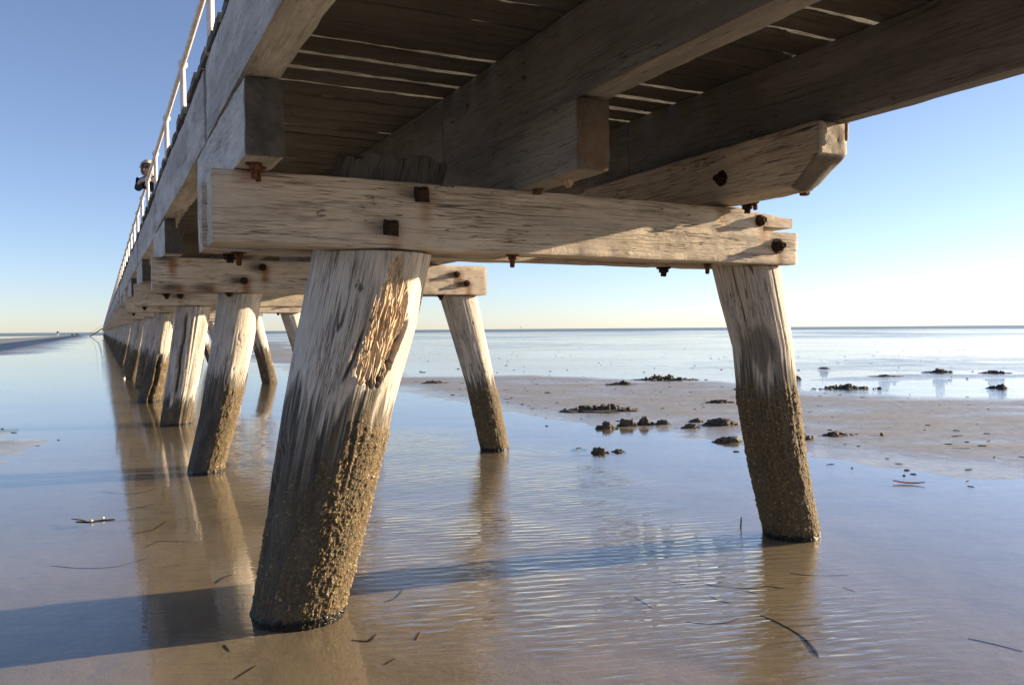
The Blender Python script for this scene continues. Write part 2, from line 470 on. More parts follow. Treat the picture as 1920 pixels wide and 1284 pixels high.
def polar_grid(name, mat, r0, r1, ratio, zfun, fine=True):
    nr = int(math.log(r1 / r0) / math.log(ratio)) + 1
    rr = r0 * ratio ** np.arange(nr + 1)
    ca = math.atan2(0.444, 0.896)      # view azimuth from +Y, clockwise
    if fine:
        az = np.concatenate([np.arange(-180, -40, 2.5), np.arange(-40, 40, 0.14), np.arange(40, 180, 2.5)])
    else:
        az = np.concatenate([np.arange(-180, -40, 6), np.arange(-40, 40, 1.0), np.arange(40, 180, 6)])
    az = np.radians(az) + ca
    na = len(az)
    RR, AA = np.meshgrid(rr, az, indexing='ij')
    X = CAM[0] + RR * np.sin(AA); Y = CAM[1] + RR * np.cos(AA)
    Z = zfun(X, Y)
    V = np.stack([X, Y, Z], -1).reshape(-1, 3)
    i, j = np.meshgrid(np.arange(nr), np.arange(na), indexing='ij')
    j2 = (j + 1) % na
    Fs = np.stack([i * na + j, i * na + j2, (i + 1) * na + j2, (i + 1) * na + j], -1).reshape(-1, 4)
    return make_mesh(name, V, Fs, mat)

link("sand_flats", polar_grid("sand_flats", M['sand'], 0.25, 24000, 1.0135, ground_h), kind="structure")
link("shallow_water", polar_grid("shallow_water", M['water'], 0.25, 430, 1.06, lambda x, y: np.zeros_like(x), False), kind="structure")
def sea_z(x, y): return np.full_like(x, 0.03)
link("sea", polar_grid("sea", M['sea'], 345, 26000, 1.06, sea_z, False), kind="structure")

# ------------------------------------------------------------------ timbers
def lattice(xs, ys, zs, solid):
    """surface of the solid cells of a lattice -> verts, quads (all quads outward)"""
    nx, ny, nz = len(xs) - 1, len(ys) - 1, len(zs) - 1
    Sd = np.zeros((nx + 2, ny + 2, nz + 2), bool); Sd[1:-1, 1:-1, 1:-1] = solid
    quads = []
    vid = lambda i, j, k: (i * (ny + 1) + j) * (nz + 1) + k
    c = Sd[1:-1, 1:-1, 1:-1]
    for ax, sg in ((0, 1), (0, -1), (1, 1), (1, -1), (2, 1), (2, -1)):
        sh = [slice(1, -1)] * 3; sh[ax] = slice(2, None) if sg > 0 else slice(0, -2)
        I, J, K = np.nonzero(c & ~Sd[tuple(sh)])
        o = 1 if sg > 0 else 0
        if ax == 0: q = [vid(I + o, J, K), vid(I + o, J + 1, K), vid(I + o, J + 1, K + 1), vid(I + o, J, K + 1)]
        elif ax == 1: q = [vid(I, J + o, K), vid(I, J + o, K + 1), vid(I + 1, J + o, K + 1), vid(I + 1, J + o, K)]
        else: q = [vid(I, J, K + o), vid(I + 1, J, K + o), vid(I + 1, J + 1, K + o), vid(I, J + 1, K + o)]
        q = np.stack(q, -1)
        quads.append(q if sg > 0 else q[:, ::-1])
    Q = np.concatenate(quads)
    u, inv = np.unique(Q, return_inverse=True)
    k = u % (nz + 1); j = (u // (nz + 1)) % (ny + 1); i = u // ((nz + 1) * (ny + 1))
    return np.stack([xs[i], ys[j], zs[k]], -1), inv.reshape(Q.shape)

def beam(name, mat, L, Wd, H, res=0.03, res_c=None, seed=0, rough=0.003, rnd=0.008, notch=0.0,
         solid=None, deform=None, attrs=None, rnd_fn=None, wob=0.004):
    """timber with the grain along x: x 0..L, y 0..W, z 0..H, worn edges and slight bow"""
    rc = res_c or res
    def ax(a, n):
        q = np.linspace(0, a, n + 1)
        return q
    nx = max(2, int(L / res)); ny = max(2, int(Wd / rc)); nz = max(2, int(H / rc))
    xs, ys, zs = ax(L, nx), ax(Wd, ny), ax(H, nz)
    sol = np.ones((nx, ny, nz), bool)
    if solid is not None:
        cx, cy, cz = np.meshgrid((xs[1:] + xs[:-1]) / 2, (ys[1:] + ys[:-1]) / 2, (zs[1:] + zs[:-1]) / 2, indexing='ij')
        sol = solid(cx, cy, cz)
    V, Q = lattice(xs, ys, zs, sol)
    P0 = V.copy()
    # rounded edges
    r = np.full(len(V), rnd) + notch * np.clip(fbm(V[:, 0] * 6, V[:, 1] * 3, V[:, 2] * 3, seed + 3, 4), 0, 1)
    if rnd_fn is not None: r = r + rnd_fn(V)
    lo = np.stack([r, r, r], -1); hi = np.array([L, Wd, H]) - lo
    inner = np.clip(V, lo, hi)
    d = V - inner
    n = np.linalg.norm(d, axis=1)
    cnt = (np.abs(d) > 1e-9).sum(1)
    k = np.where(cnt > 1, r / np.maximum(n, 1e-9), 1.0)
    k = np.minimum(k, 1.0)
    V = inner + d * k[:, None]
    # rough, grain-wise unevenness pushed along the outward direction
    nd = np.where(n[:, None] > 1e-9, d / np.maximum(n, 1e-9)[:, None], 0)
    nn = fbm(P0[:, 0] * 3, P0[:, 1] * 30, P0[:, 2] * 30, seed, 3) * rough + fbm(P0[:, 0] * 9, P0[:, 1] * 9, P0[:, 2] * 9, seed + 40, 3) * rough
    V = V + nd * nn[:, None]
    V[:, 1] += wob * fbm(P0[:, 0] * 0.9, 0, 0, seed + 7, 2)
    V[:, 2] += wob * fbm(P0[:, 0] * 0.9, 5, 0, seed + 8, 2)
    if deform is not None: V = deform(P0, V)
    at = {"gc": P0 + np.array([seed * 1.37, seed * 0.71, 0])}
    if attrs is not None: at.update(attrs(P0))
    me = make_mesh(name, V, Q, mat, at)
    me.shade_flat() if False else None
    try:
        me.set_sharp_from_angle(angle=R(38))
    except Exception:
        pass
    return me

def blob2(P, x, z, rx, rz):
    return np.exp(-(((P[:, 0] - x) / rx) ** 2 + ((P[:, 2] - z) / rz) ** 2))

JET = link("jetty", None, label="long weathered white timber jetty on raking piles running out to the horizon", cat="jetty")
BENT = 4.06
NB0, NB1 = -1, 90

# --- cap beams: local x = jetty x + 0.437
CX0, CZ0, CH = -0.437, 1.531, 0.279
near_bolts = [(0.391, 1.761), (0.257, 1.617), (2.237, 1.751), (2.356, 1.621)]
def cap_attrs(bolts, amt=1.0, dk=0.6, peb=True):
    def f(P):
        rust = np.zeros(len(P)); dark = np.zeros(len(P))
        for bx, bz in bolts:
            x, z = bx - CX0, bz - CZ0
            rust += 0.85 * blob2(P, x + 0.02, z - 0.07, 0.03, 0.07) * amt
            rust += 0.35 * blob2(P, x, z, 0.07, 0.035) * amt
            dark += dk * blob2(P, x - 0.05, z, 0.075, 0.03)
        return {"rust": np.clip(rust, 0, 0.9), "dark": np.clip(dark, 0, 0.8),
                "pebble": sstep(1.0, 1.5, P[:, 0]) if peb else np.zeros(len(P))}
    return f
def near_front_attrs(P):
    d = cap_attrs(near_bolts, 0.75, 0.6)(P)
    d["rust"] = d["rust"] + 0.8 * blob2(P, -0.30 - CX0, 1.80 - CZ0, 0.05, 0.035)
    d["rust"] = np.clip(d["rust"] + 0.75 * blob2(P, 1.99 - CX0, 1.76 - CZ0, 0.035, 0.055), 0, .9)
    d["dark"] = d["dark"] * (P[:, 0] < 1.5)
    return d
ZG0, ZG1 = 0.168, 0.188
def near_solid(x, y, z):
    gap = (x > 2.70) & (z > ZG0) & (z < ZG1)
    short = (x > 2.895) & (z > ZG1 - 0.002)
    topc = (x > 2.60) & (z > 0.262)
    return ~(gap | short | topc)
def near_def(P, V):
    V = V.copy()
    # the split tongue at the right end: sagging top edge, pinched gap start
    up = (P[:, 2] > ZG1 - 0.003)
    t = sstep(2.55, 2.93, P[:, 0])
    V[:, 2] -= np.where(up, t * 0.030 * sstep(ZG1, 0.279, P[:, 2]), 0)
    return V
m_cap_near = beam("cap_beam_near", M['white'], 2.937, 0.15, CH, 0.0125, 0.0125, 3, 0.004, 0.008, 0.012, near_solid, near_def, near_front_attrs)
m_cap_rear = beam("cap_beam_rear", M['white'], 2.86, 0.15, CH, 0.04, 0.03, 5, 0.004, 0.008, 0.012, None, None, cap_attrs([], 0, 0, False))
bolts2 = [(0.438, 1.745), (0.283, 1.628), (2.235, 1.725), (2.339, 1.641)]
m_cap_2 = beam("cap_beam_weathered", M['white'], 2.99, 0.15, CH, 0.02, 0.02, 8, 0.004, 0.010, 0.012, None, None, cap_attrs(bolts2 + [(-0.3, 1.80), (-0.25, 1.56), (0.0, 1.56)], 1.5, 1.0, False))
m_cap_3 = beam("cap_beam_worn", M['white'], 2.95, 0.15, CH, 0.05, 0.035, 11, 0.005, 0.010, 0.015, None, None, cap_attrs([(0.1, 1.66), (2.3, 1.67)], 0.6, 0.8, False))
m_cap_far = beam("cap_beam_far", M['white'], 2.95, 0.15, CH, 0.5, 0.075, 13, 0.0, 0.01, 0)

# --- bolts
def nut_mesh(name, mat, sides, r, h, wr=0, wh=0, sr=0, sh=0, seed=0, knob=0.0):
    """washer, nut and bolt end stacked along +z, roughened"""
    bm = bmesh.new()
    def cyl(rr, z0, z1, n, bev=0.0):
        seg = [(rr * (0.9 if bev else 1), z0), (rr, z0 + (z1 - z0) * 0.15), (rr, z1 - (z1 - z0) * 0.2), (rr * (0.82 if bev else 0.97), z1)]
        rings = []
        for q, z in seg:
            rings.append([bm.verts.new((q * math.cos(2 * math.pi * (i + .5) / n), q * math.sin(2 * math.pi * (i + .5) / n), z)) for i in range(n)])
        for a, b in zip(rings, rings[1:]):
            for i in range(n): bm.faces.new((a[i], a[(i + 1) % n], b[(i + 1) % n], b[i]))
        bm.faces.new(rings[-1]); bm.faces.new(rings[0][::-1])
    z = -0.01
    if wr: cyl(wr, z, wh, 14); z = wh - 0.001
    cyl(r, z, z + h + (0.01 if z < 0 else 0), sides, 1); z = z + h
    if sr: cyl(sr, z - 0.002, z + sh, 10, 1)
    bmesh.ops.subdivide_edges(bm, edges=bm.edges[:], cuts=2, use_grid_fill=True)
    rg = random.Random(seed)
    for v in bm.verts:
        f = 1 + knob * (rg.random() - .5)
        v.co.x *= f; v.co.y *= f; v.co.z *= 1 + knob * 0.4 * (rg.random() - .5)
    return bm_mesh(name, bm, mat, False)
m_sq = nut_mesh("square_nut", M['rust'], 4, 0.044, 0.016, 0, 0, 0.020, 0.014, 1, 0.12)
m_hex = nut_mesh("corroded_nut", M['rust'], 6, 0.026, 0.022, 0.030, 0.006, 0.015, 0.012, 2, 0.25)
m_blk = nut_mesh("corroded_block_nut", M['rust'], 5, 0.028, 0.022, 0.036, 0.010, 0.015, 0.018, 3, 0.40)
m_red = nut_mesh("rusty_nut", M['redrust'], 6, 0.019, 0.019, 0.031, 0.005, 0.011, 0.032, 4, 0.18)
m_brs = nut_mesh("dull_nut", M['brass'], 6, 0.024, 0.022, 0.042, 0.005, 0.013, 0.010, 5, 0.06)
m_brown = nut_mesh("brown_nut", M['redrust'], 6, 0.024, 0.022, 0.036, 0.005, 0, 0, 6, 0.06)
m_pin = nut_mesh("long_bolt_end", M['brass'], 6, 0.014, 0.012, 0.026, 0.004, 0.008, 0.075, 7, 0.05)
FRONT = (R(90), 0, 0)      # +z -> -y
DOWN = (R(180), 0, 0)
def bolt(mesh, parent, w, rot, spin=0.0, base=(0, 0, 0), label=None):
    o = link("bolt", mesh, parent, (w[0] - base[0], w[1] - base[1], w[2] - base[2]), rot, label)
    if spin: o.rotation_euler = (Matrix.Rotation(rot[0], 4, 'X') @ Matrix.Rotation(spin, 4, 'Z')).to_euler()
    return o

# --- piles
def pile_mesh(name, prof, z0, head, res, nseg, seed, foul_top, foul_fn=None, spall=None, flute=0.0, cav=None, bar_amp=0.010, cellsz=0.013, head_cx=None, coarse=False, ybase=0.0, patch=None):
    prof = sorted(prof)
    pz = [p[0] for p in prof]
    zs = np.arange(z0, head + 1e-6, res)
    th = np.linspace(0, 2 * np.pi, nseg, endpoint=False) + math.pi / 2     # seam at the back (+y)
    Z, T = np.meshgrid(zs, th, indexing='ij')
    cx = np.interp(Z, pz, [p[1] for p in prof]); rad = np.interp(Z, pz, [p[2] for p in prof])
    # direction the camera sees: t = -1..1 across the visible face (0 = facing the camera side)
    al = T - math.radians(258)
    al = (al + np.pi) % (2 * np.pi) - np.pi
    t = np.where(np.abs(al) < np.pi / 2, np.sin(al), np.sign(al) * (2 - np.abs(np.sin(al))))
    U = (T - math.pi / 2) * 0.22
    cs, sn = np.cos(T), np.sin(T)
    d = 0.008 * fbm(cs * 1.5 + 7, sn * 1.5, Z * 0.9, seed, 3) + 0.0035 * fbm(cs * 14, sn * 14, Z * 1.3, seed + 1, 3)
    # long drying shakes cut into the surface
    iso = np.abs(fbm(cs * 7, sn * 7, Z * 0.55, seed + 2, 2))
    d -= 0.006 * sstep(0.022, 0.0, iso) * sstep(-0.1, 0.25, fbm(cs * 2, sn * 2, Z * 1.2, seed + 3, 2)) * (0 if coarse else 1)
    if flute:
        d += flute * (np.abs(fbm(cs * 5, sn * 5, Z * 0.35, seed + 4, 3)) - 0.25)
    fresh = np.zeros_like(Z); dark = np.zeros_like(Z)
    nb = fbm(cs * 3, sn * 3, Z * 2.2, seed + 5, 4)
    nb2 = fbm(cs * 9, sn * 9, Z * 3.0, seed + 6, 4)
    # algae-black band: starts a little above the barnacles with tongues running up
    dtop = foul_top + 0.11 + 0.16 * nb + 0.10 * nb2 + 0.075 * vnoise(T * 26, Z * 2.5, 0, seed + 70) + 0.05 * vnoise(T * 60, Z * 5, 0, seed + 71)
    dark = sstep(dtop + 0.03, dtop - 0.05, Z) * (0.95 - 0.35 * sstep(0.0, 0.5, vnoise(T * 34, Z * 1.8, 0, seed + 72)) * sstep(0.45, 0.8, Z))
    if spall is not None:
        zz, tl, tr = spall
        o = np.argsort(zz)
        zq = np.array(zz)[o]
        e = 0.06 * fbm(T * 6, Z * 9, 0, seed + 8, 4) + 0.05 * vnoise(T * 30, Z * 5, 0, seed + 9)
        L_ = np.interp(Z, zq, np.array(tl)[o]) + e; R_ = np.interp(Z, zq, np.array(tr)[o]) + e
        ins = sstep(0, 0.05, t - L_) * sstep(0, 0.04, R_ - t) * sstep(zq[0] - 0.02, zq[0] + 0.02, Z) * sstep(zq[-1] + 0.01, zq[-1] - 0.03, Z)
        ins = np.where(np.abs(al) < 1.5, ins, 0)
        spl = fbm(T * 15, Z * 3.2, 0, seed + 10, 3)
        steps = np.floor((spl + 1) * 4) / 4
        dep = 0.016 + 0.020 * sstep(1.5, 1.1, Z)
        d = d - ins * (dep - 0.013 * steps - 0.006 * vnoise(T * 60, Z * 8, 0, seed + 11))
        fresh = ins * sstep(0.98, 1.15, Z + 0.12 * nb2) * 0.95
        dark = np.maximum(dark, ins * sstep(1.12, 0.95, Z + 0.25 * nb2) * 0.75)
        # dark open split along the right of the wound and a torn flake on its left
        q = np.interp(Z, [0.97, 1.05, 1.17, 1.24], [0.50, 0.62, 0.72, 0.74])
        sp = sstep(0.05, 0.01, np.abs(t - q)) * sstep(0.95, 1.0, Z) * sstep(1.26, 1.2, Z)
        d -= 0.04 * sp; dark = np.maximum(dark, sp)
        q = np.interp(Z, [0.98, 1.08, 1.22], [-0.12, -0.02, 0.04])
        sp = sstep(0.04, 0.01, np.abs(t - q)) * sstep(0.97, 1.02, Z) * sstep(1.24, 1.15, Z)
        d -= 0.018 * sp; dark = np.maximum(dark, sp * 0.8)
    if cav is not None:
        ct, cw, za, zb, dp = cav
        e = 0.12 * fbm(Z * 6, 0, 0, seed + 12, 3)
        sp = sstep(cw, cw * 0.35, np.abs(t - ct - e)) * sstep(za, za + 0.12, Z) * sstep(zb, zb - 0.15, Z)
        sp = np.where(np.abs(al) < 1.6, sp, 0)
        d -= dp * sp; dark = np.maximum(dark, sp * 0.85)
    for (pt, pzz, rt, rz, am) in (patch or []):
        q = np.exp(-((t - pt) / rt) ** 2 - ((Z - pzz) / rz) ** 2) * (np.abs(al) < 1.6)
        dark = np.maximum(dark, am * sstep(0.25, 0.6, q + 0.55 * nb2 + 0.3 * nb))
    # barnacle crust
    ftop = foul_top + 0.10 * nb + 0.06 * nb2
    foul = sstep(ftop + 0.04, ftop - 0.06, Z)
    if foul_fn is not None: foul = foul * foul_fn(t, Z, nb, nb2)
    foul = foul * sstep(-0.75, -0.1, nb2 + 0.3) 
    W1, c1 = worley(U / cellsz, Z / cellsz, seed + 20)
    W2, c2 = worley(U / (cellsz * 2.6), Z / (cellsz * 2.6), seed + 30)
    lump = np.clip(1 - W1, 0, 1) * (0.45 + 0.8 * c1) + 0.9 * np.clip(1 - W2, 0, 1) * c2
    d = d + foul * bar_amp * (lump + 0.3)
    fo = np.clip(foul * (0.25 + 0.9 * lump), 0, 1)
    cell = np.clip(0.55 * c1 + 0.35 * lump, 0, 1)
    wet = sstep(0.022, 0.008, Z + 0.012 * nb2)
    # head is cut flat between the two caps
    rr = rad + d
    X = cx + rr * cs; Y = rr * sn + ybase * np.clip(1 - Z / 1.53, -0.1, 1.2)
    k = sstep(1.525, 1.535, Z)
    Yc = np.clip(Y, -0.092, 0.092)
    Y = Y * (1 - k) + Yc * k
    if head > 1.85:
        zt = sstep(head - 0.12, head, Z)
        Z = Z - zt * 0.05 * (fbm(cs * 4, sn * 4, 0, seed + 50, 4) + 0.6)
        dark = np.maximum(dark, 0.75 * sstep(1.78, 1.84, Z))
    V = np.stack([X, Y, Z], -1).reshape(-1, 3)
    nz, na = Z.shape
    i, j = np.meshgrid(np.arange(nz - 1), np.arange(na), indexing='ij'); j2 = (j + 1) % na
    Q = np.stack([i * na + j, i * na + j2, (i + 1) * na + j2, (i + 1) * na + j], -1).reshape(-1, 4)
    # top: collapse ring to a centre strip of quads
    c0 = len(V)
    V = np.vstack([V, [[cx[-1, 0], 0, float(Z[-1].mean())]]])
    last = (nz - 1) * na
    jj = np.arange(0, na, 2)
    top = np.stack([last + jj, last + (jj + 1) % na, last + (jj + 2) % na, np.full(len(jj), c0)], -1)
    Q = np.vstack([Q, top])
    pad = lambda a: np.append(a.ravel(), a.ravel()[-1])
    G = np.stack([Z, (rad * cs) , rad * sn], -1).reshape(-1, 3) + seed * 0.37
    G = np.vstack([G, G[-1:]])
    me = make_mesh(name, V, Q, M['pile'], {"gc": G, "fresh": pad(fresh), "dark": pad(dark), "foul": pad(fo), "cell": pad(cell), "wet": pad(wet)})
    if spall is not None:
        sm = pad(ins)[Q].mean(1) < 0.15
        me.polygons.foreach_set("use_smooth", sm)
    return me

P_L1 = [(-0.3, -0.13, .187), (0.02, -0.064, .187), (0.34, 0.003, .206), (0.6, 0.051, .221), (0.88, 0.111, .237), (1.21, 0.19, .253), (1.548, 0.259, .256), (2.0, 0.35, .245)]
P_R1 = [(-0.3, 2.86, .150), (0.02, 2.784, .150), (0.40, 2.660, .158), (0.8, 2.562, .166), (1.09, 2.512, .168), (1.358, 2.420, .180), (1.54, 2.362, .183), (1.9, 2.28, .18)]
P_R2 = [(-0.3, 2.80, .14), (0.01, 2.736, .141), (0.55, 2.614, .143), (1.08, 2.472, .163), (1.544, 2.345, .182), (1.9, 2.26, .185)]
P_L2 = [(-0.3, -0.09, .14), (0.0, -0.023, .142), (0.47, 0.093, .152), (1.07, 0.212, .174), (1.55, 0.292, .183), (1.9, 0.37, .185)]
P_L3 = [(-0.3, -0.02, .177), (0.0, 0.046, .177), (0.8, 0.184, .201), (1.546, 0.293, .216), (1.9, 0.36, .216)]
P_L4 = [(-0.3, -0.14, .18), (0.02, -0.09, .18), (0.67, 0.064, .174), (1.555, 0.192, .165), (1.9, 0.25, .16)]

def foul_L1(t, Z, nb, nb2):
    edge = np.interp(Z, [0, 0.1, 0.3, 0.45, 0.6, 0.75, 0.9], [-0.2, -0.12, 0.0, -0.12, -0.25, 0.05, 0.10]) + 0.28 * nb + 0.15 * nb2
    right = sstep(edge - 0.05, edge + 0.12, t)
    left = 0.75 * sstep(0.85, 0.35, Z + 0.15 * nb) * sstep(-0.45, 0.35, nb2)
    hole = sstep(0.05, 0.25, nb2 - 0.25 * sstep(0.2, 0.8, t))
    return np.maximum(right * (1 - 0.4 * hole), left)
spall1 = ([1.535, 1.475, 1.38, 1.30, 1.24, 1.15, 1.03, 0.97], [.33, .29, .23, .20, .07, .055, .09, .26], [.45, .48, .60, .68, .70, .71, .64, .50])
m_L1 = pile_mesh("pile_splintered", P_L1, -0.3, 1.97, 0.0045, 330, 2, 0.80, foul_L1, spall1, 0.0, (-0.92, 0.09, 0.38, 0.80, 0.03), 0.010, 0.0105, ybase=0.085)
def splinters():
    """torn fibres standing along the wound of the splintered pile"""
    r3 = random.Random(12); V = []; Q = []
    zz, tl, tr = spall1
    o = np.argsort(zz); zq = np.array(zz)[o]; tlq = np.array(tl)[o]; trq = np.array(tr)[o]
    pz = [p[0] for p in P_L1]
    def surf(t, z, dr):
        T = math.asin(max(-.99, min(.99, t))) + math.radians(258)
        r = np.interp(z, pz, [p[2] for p in P_L1]) + dr
        return np.array([np.interp(z, pz, [p[1] for p in P_L1]) + r * math.cos(T), r * math.sin(T), z]), T
    for i in range(85):
        z = r3.uniform(0.99, 1.46); a, c = np.interp(z, zq, tlq), np.interp(z, zq, trq)
        u = r3.choice((r3.uniform(0, 1), r3.uniform(-.02, .15)))
        t = a + (c - a) * u
        L = r3.uniform(.03, .16); w = r3.uniform(.0025, .008); up = r3.random() < .6
        z2 = z + (L if up else -L)
        z2 = min(1.5, max(0.98, z2))
        p0, T = surf(t, z, -0.022); p1, _ = surf(t + r3.uniform(-.02, .02), (z + z2) / 2, -0.010); p2, _ = surf(t + r3.uniform(-.05, .04), z2, r3.uniform(-.014, .008))
        tg = np.array([-math.sin(T), math.cos(T), 0]); nr = np.array([math.cos(T), math.sin(T), 0])
        b = len(V)
        for p, k in ((p0, 1.0), (p1, 0.8), (p2, 0.12)):
            V += [p - tg * w * k, p + nr * w * 0.8 * k, p + tg * w * k, p - nr * w * 0.6 * k]
        for s_ in (0, 4):
            for q in range(4): Q.append((b + s_ + q, b + s_ + (q + 1) % 4, b + s_ + 4 + (q + 1) % 4, b + s_ + 4 + q))
        Q.append((b + 8, b + 9, b + 10, b + 11))
    V = np.array(V)
    return make_mesh("torn_fibres", V, Q, M['fresh'], {"gc": V[:, [2, 0, 1]]}, smooth=False)
m_R1 = pile_mesh("pile_barnacled", P_R1, -0.3, 1.79, 0.006, 240, 6, 0.86, lambda t, Z, nb, nb2: 0.75 + 0.25 * sstep(-.2, .3, nb2), None, 0.0, None, 0.008, 0.011, ybase=0.09, patch=[(-0.55, 1.08, 0.4, 0.14, 0.7), (-0.1, 1.0, 0.12, 0.12, 0.5)])
m_R2 = pile_mesh("pile_slender", P_R2, -0.3, 1.79, 0.010, 140, 10, 0.60, lambda t, Z, nb, nb2: 0.8 + 0 * t, None, 0.0, None, 0.008, 0.020)
m_L2 = pile_mesh("pile_straight", P_L2, -0.3, 1.79, 0.009, 160, 14, 0.72, lambda t, Z, nb, nb2: sstep(-0.1, 0.25, t + 0.2 * nb), None, 0.004, None, 0.010, 0.018)
m_L3 = pile_mesh("pile_fluted", P_L3, -0.3, 1.79, 0.012, 130, 18, 0.25, lambda t, Z, nb, nb2: 0.3 + 0 * t, None, 0.045, (-0.25, 0.12, 0.35, 1.5, 0.03), 0.006, 0.02)
m_L4 = pile_mesh("pile_hollowed", P_L4, -0.3, 1.79, 0.015, 110, 22, 0.70, lambda t, Z, nb, nb2: sstep(-0.4, 0.2, t), None, 0.03, (0.30, 0.20, -0.3, 0.85, 0.07), 0.012, 0.025)
m_Lf = [pile_mesh("pile_far", [(a, b + dx, c * s) for a, b, c in p], -0.3, 1.79, 0.04, 44, 30 + i, 0.7, lambda t, Z, nb, nb2: 0.6 + 0 * t, None, 0.025, None, 0.01, 0.05, coarse=True)
        for i, (p, dx, s) in enumerate(((P_L2, 0.0, 1.05), (P_L4, 0.05, 1.0), (P_L3, -0.05, 0.92), (P_L2, -0.04, 1.2)))]
m_Rf = [pile_mesh("pile_far", [(a, b + dx, c * s) for a, b, c in p], -0.3, 1.79, 0.04, 44, 40 + i, 0.7, lambda t, Z, nb, nb2: 0.6 + 0 * t, None, 0.02, None, 0.01, 0.05, coarse=True)
        for i, (p, dx, s) in enumerate(((P_R2, 0.0, 1.0), (P_R1, 0.04, 0.85), (P_R2, -0.05, 1.15)))]

# --- corbels (grain along jetty) : local x along the jetty, built then turned 90 deg
def yrot(o): o.rotation_euler = (0, 0, R(90))
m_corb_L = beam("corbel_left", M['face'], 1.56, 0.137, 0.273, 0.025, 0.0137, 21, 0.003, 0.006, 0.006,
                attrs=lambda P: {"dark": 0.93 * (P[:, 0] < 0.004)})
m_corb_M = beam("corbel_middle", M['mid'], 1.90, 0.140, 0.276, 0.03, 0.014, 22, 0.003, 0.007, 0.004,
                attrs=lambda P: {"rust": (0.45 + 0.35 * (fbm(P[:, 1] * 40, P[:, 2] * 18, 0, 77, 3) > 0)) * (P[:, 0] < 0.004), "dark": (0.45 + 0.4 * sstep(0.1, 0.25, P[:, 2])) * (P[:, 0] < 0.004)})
def corb_R_def(P, V):
    V = V.copy()
    # bevelled nose: below mid height the end slopes back; underside rounded like the log it was
    k = sstep(0.0, 1.0, np.clip((0.145 - P[:, 2]) / 0.145, 0, 1)) * 0 + np.clip((0.145 - P[:, 2]) / 0.145, 0, 1)
    push = 0.16 * k
    V[:, 0] = np.where(P[:, 0] < 0.55, V[:, 0] + push * (1 - P[:, 0] / 0.55), V[:, 0])
    rr = (P[:, 1] / 0.175 - 0.5) * 2
    V[:, 2] += (np.where(rr < 0, 0.042, 0.016) * np.abs(rr) ** 2) * np.clip(1 - P[:, 2] / 0.13, 0, 1)
    return V
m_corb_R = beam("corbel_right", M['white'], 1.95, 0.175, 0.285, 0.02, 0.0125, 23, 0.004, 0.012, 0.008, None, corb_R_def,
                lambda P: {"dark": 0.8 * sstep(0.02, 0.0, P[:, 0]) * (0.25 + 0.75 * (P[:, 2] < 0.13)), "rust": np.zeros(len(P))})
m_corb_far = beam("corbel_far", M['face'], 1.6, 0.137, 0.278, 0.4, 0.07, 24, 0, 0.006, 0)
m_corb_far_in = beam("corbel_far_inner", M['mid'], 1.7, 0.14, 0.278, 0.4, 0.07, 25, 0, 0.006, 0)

# --- girders
GL = BENT - 0.075
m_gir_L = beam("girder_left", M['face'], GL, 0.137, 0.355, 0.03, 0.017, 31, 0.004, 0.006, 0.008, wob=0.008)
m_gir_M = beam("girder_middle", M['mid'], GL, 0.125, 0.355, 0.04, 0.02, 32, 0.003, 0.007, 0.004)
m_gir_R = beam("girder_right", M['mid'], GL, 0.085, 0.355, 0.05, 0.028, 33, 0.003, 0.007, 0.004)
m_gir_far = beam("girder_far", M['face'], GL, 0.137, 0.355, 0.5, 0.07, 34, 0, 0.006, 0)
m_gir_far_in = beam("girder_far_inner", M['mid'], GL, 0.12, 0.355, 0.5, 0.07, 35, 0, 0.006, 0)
XL, XM, XR = -0.358, 0.862, 2.075     # left faces of the three girder lines

def place_y(name, mesh, x_left, y0, z, parent=JET, width=0.137, label=None):
    """a timber with its length along +y: local x -> +y, local y -> -x"""
    return link(name, mesh, parent, (x_left + width, y0, z), (0, 0, R(90)), label)

stuff = {k: [] for k in ("pile", "cap_beam", "corbel", "girder", "deck_plank", "stanchion")}
def mesh_np(me):
    V = np.empty(len(me.vertices) * 3); me.vertices.foreach_get("co", V); V = V.reshape(-1, 3)
    Q = np.array([list(p.vertices) for p in me.polygons if len(p.vertices) == 4], int)
    return V, Q
far_np = {}
def add_stuff(key, me, offs, turn=False):
    if me.name not in far_np:
        ats = {}
        for a in me.attributes:
            if a.name in ("gc",):
                b = np.empty(len(me.vertices) * 3); a.data.foreach_get("vector", b); ats[a.name] = b.reshape(-1, 3)
            elif a.name in ("fresh", "dark", "foul", "cell", "wet"):
                b = np.empty(len(me.vertices)); a.data.foreach_get("value", b); ats[a.name] = b
        far_np[me.name] = (*mesh_np(me), ats)
    V, Q, ats = far_np[me.name]
    if turn: V = np.stack([-V[:, 1], V[:, 0], V[:, 2]], -1)
    stuff[key].append((V + np.array(offs), Q, ats, me.materials[0]))

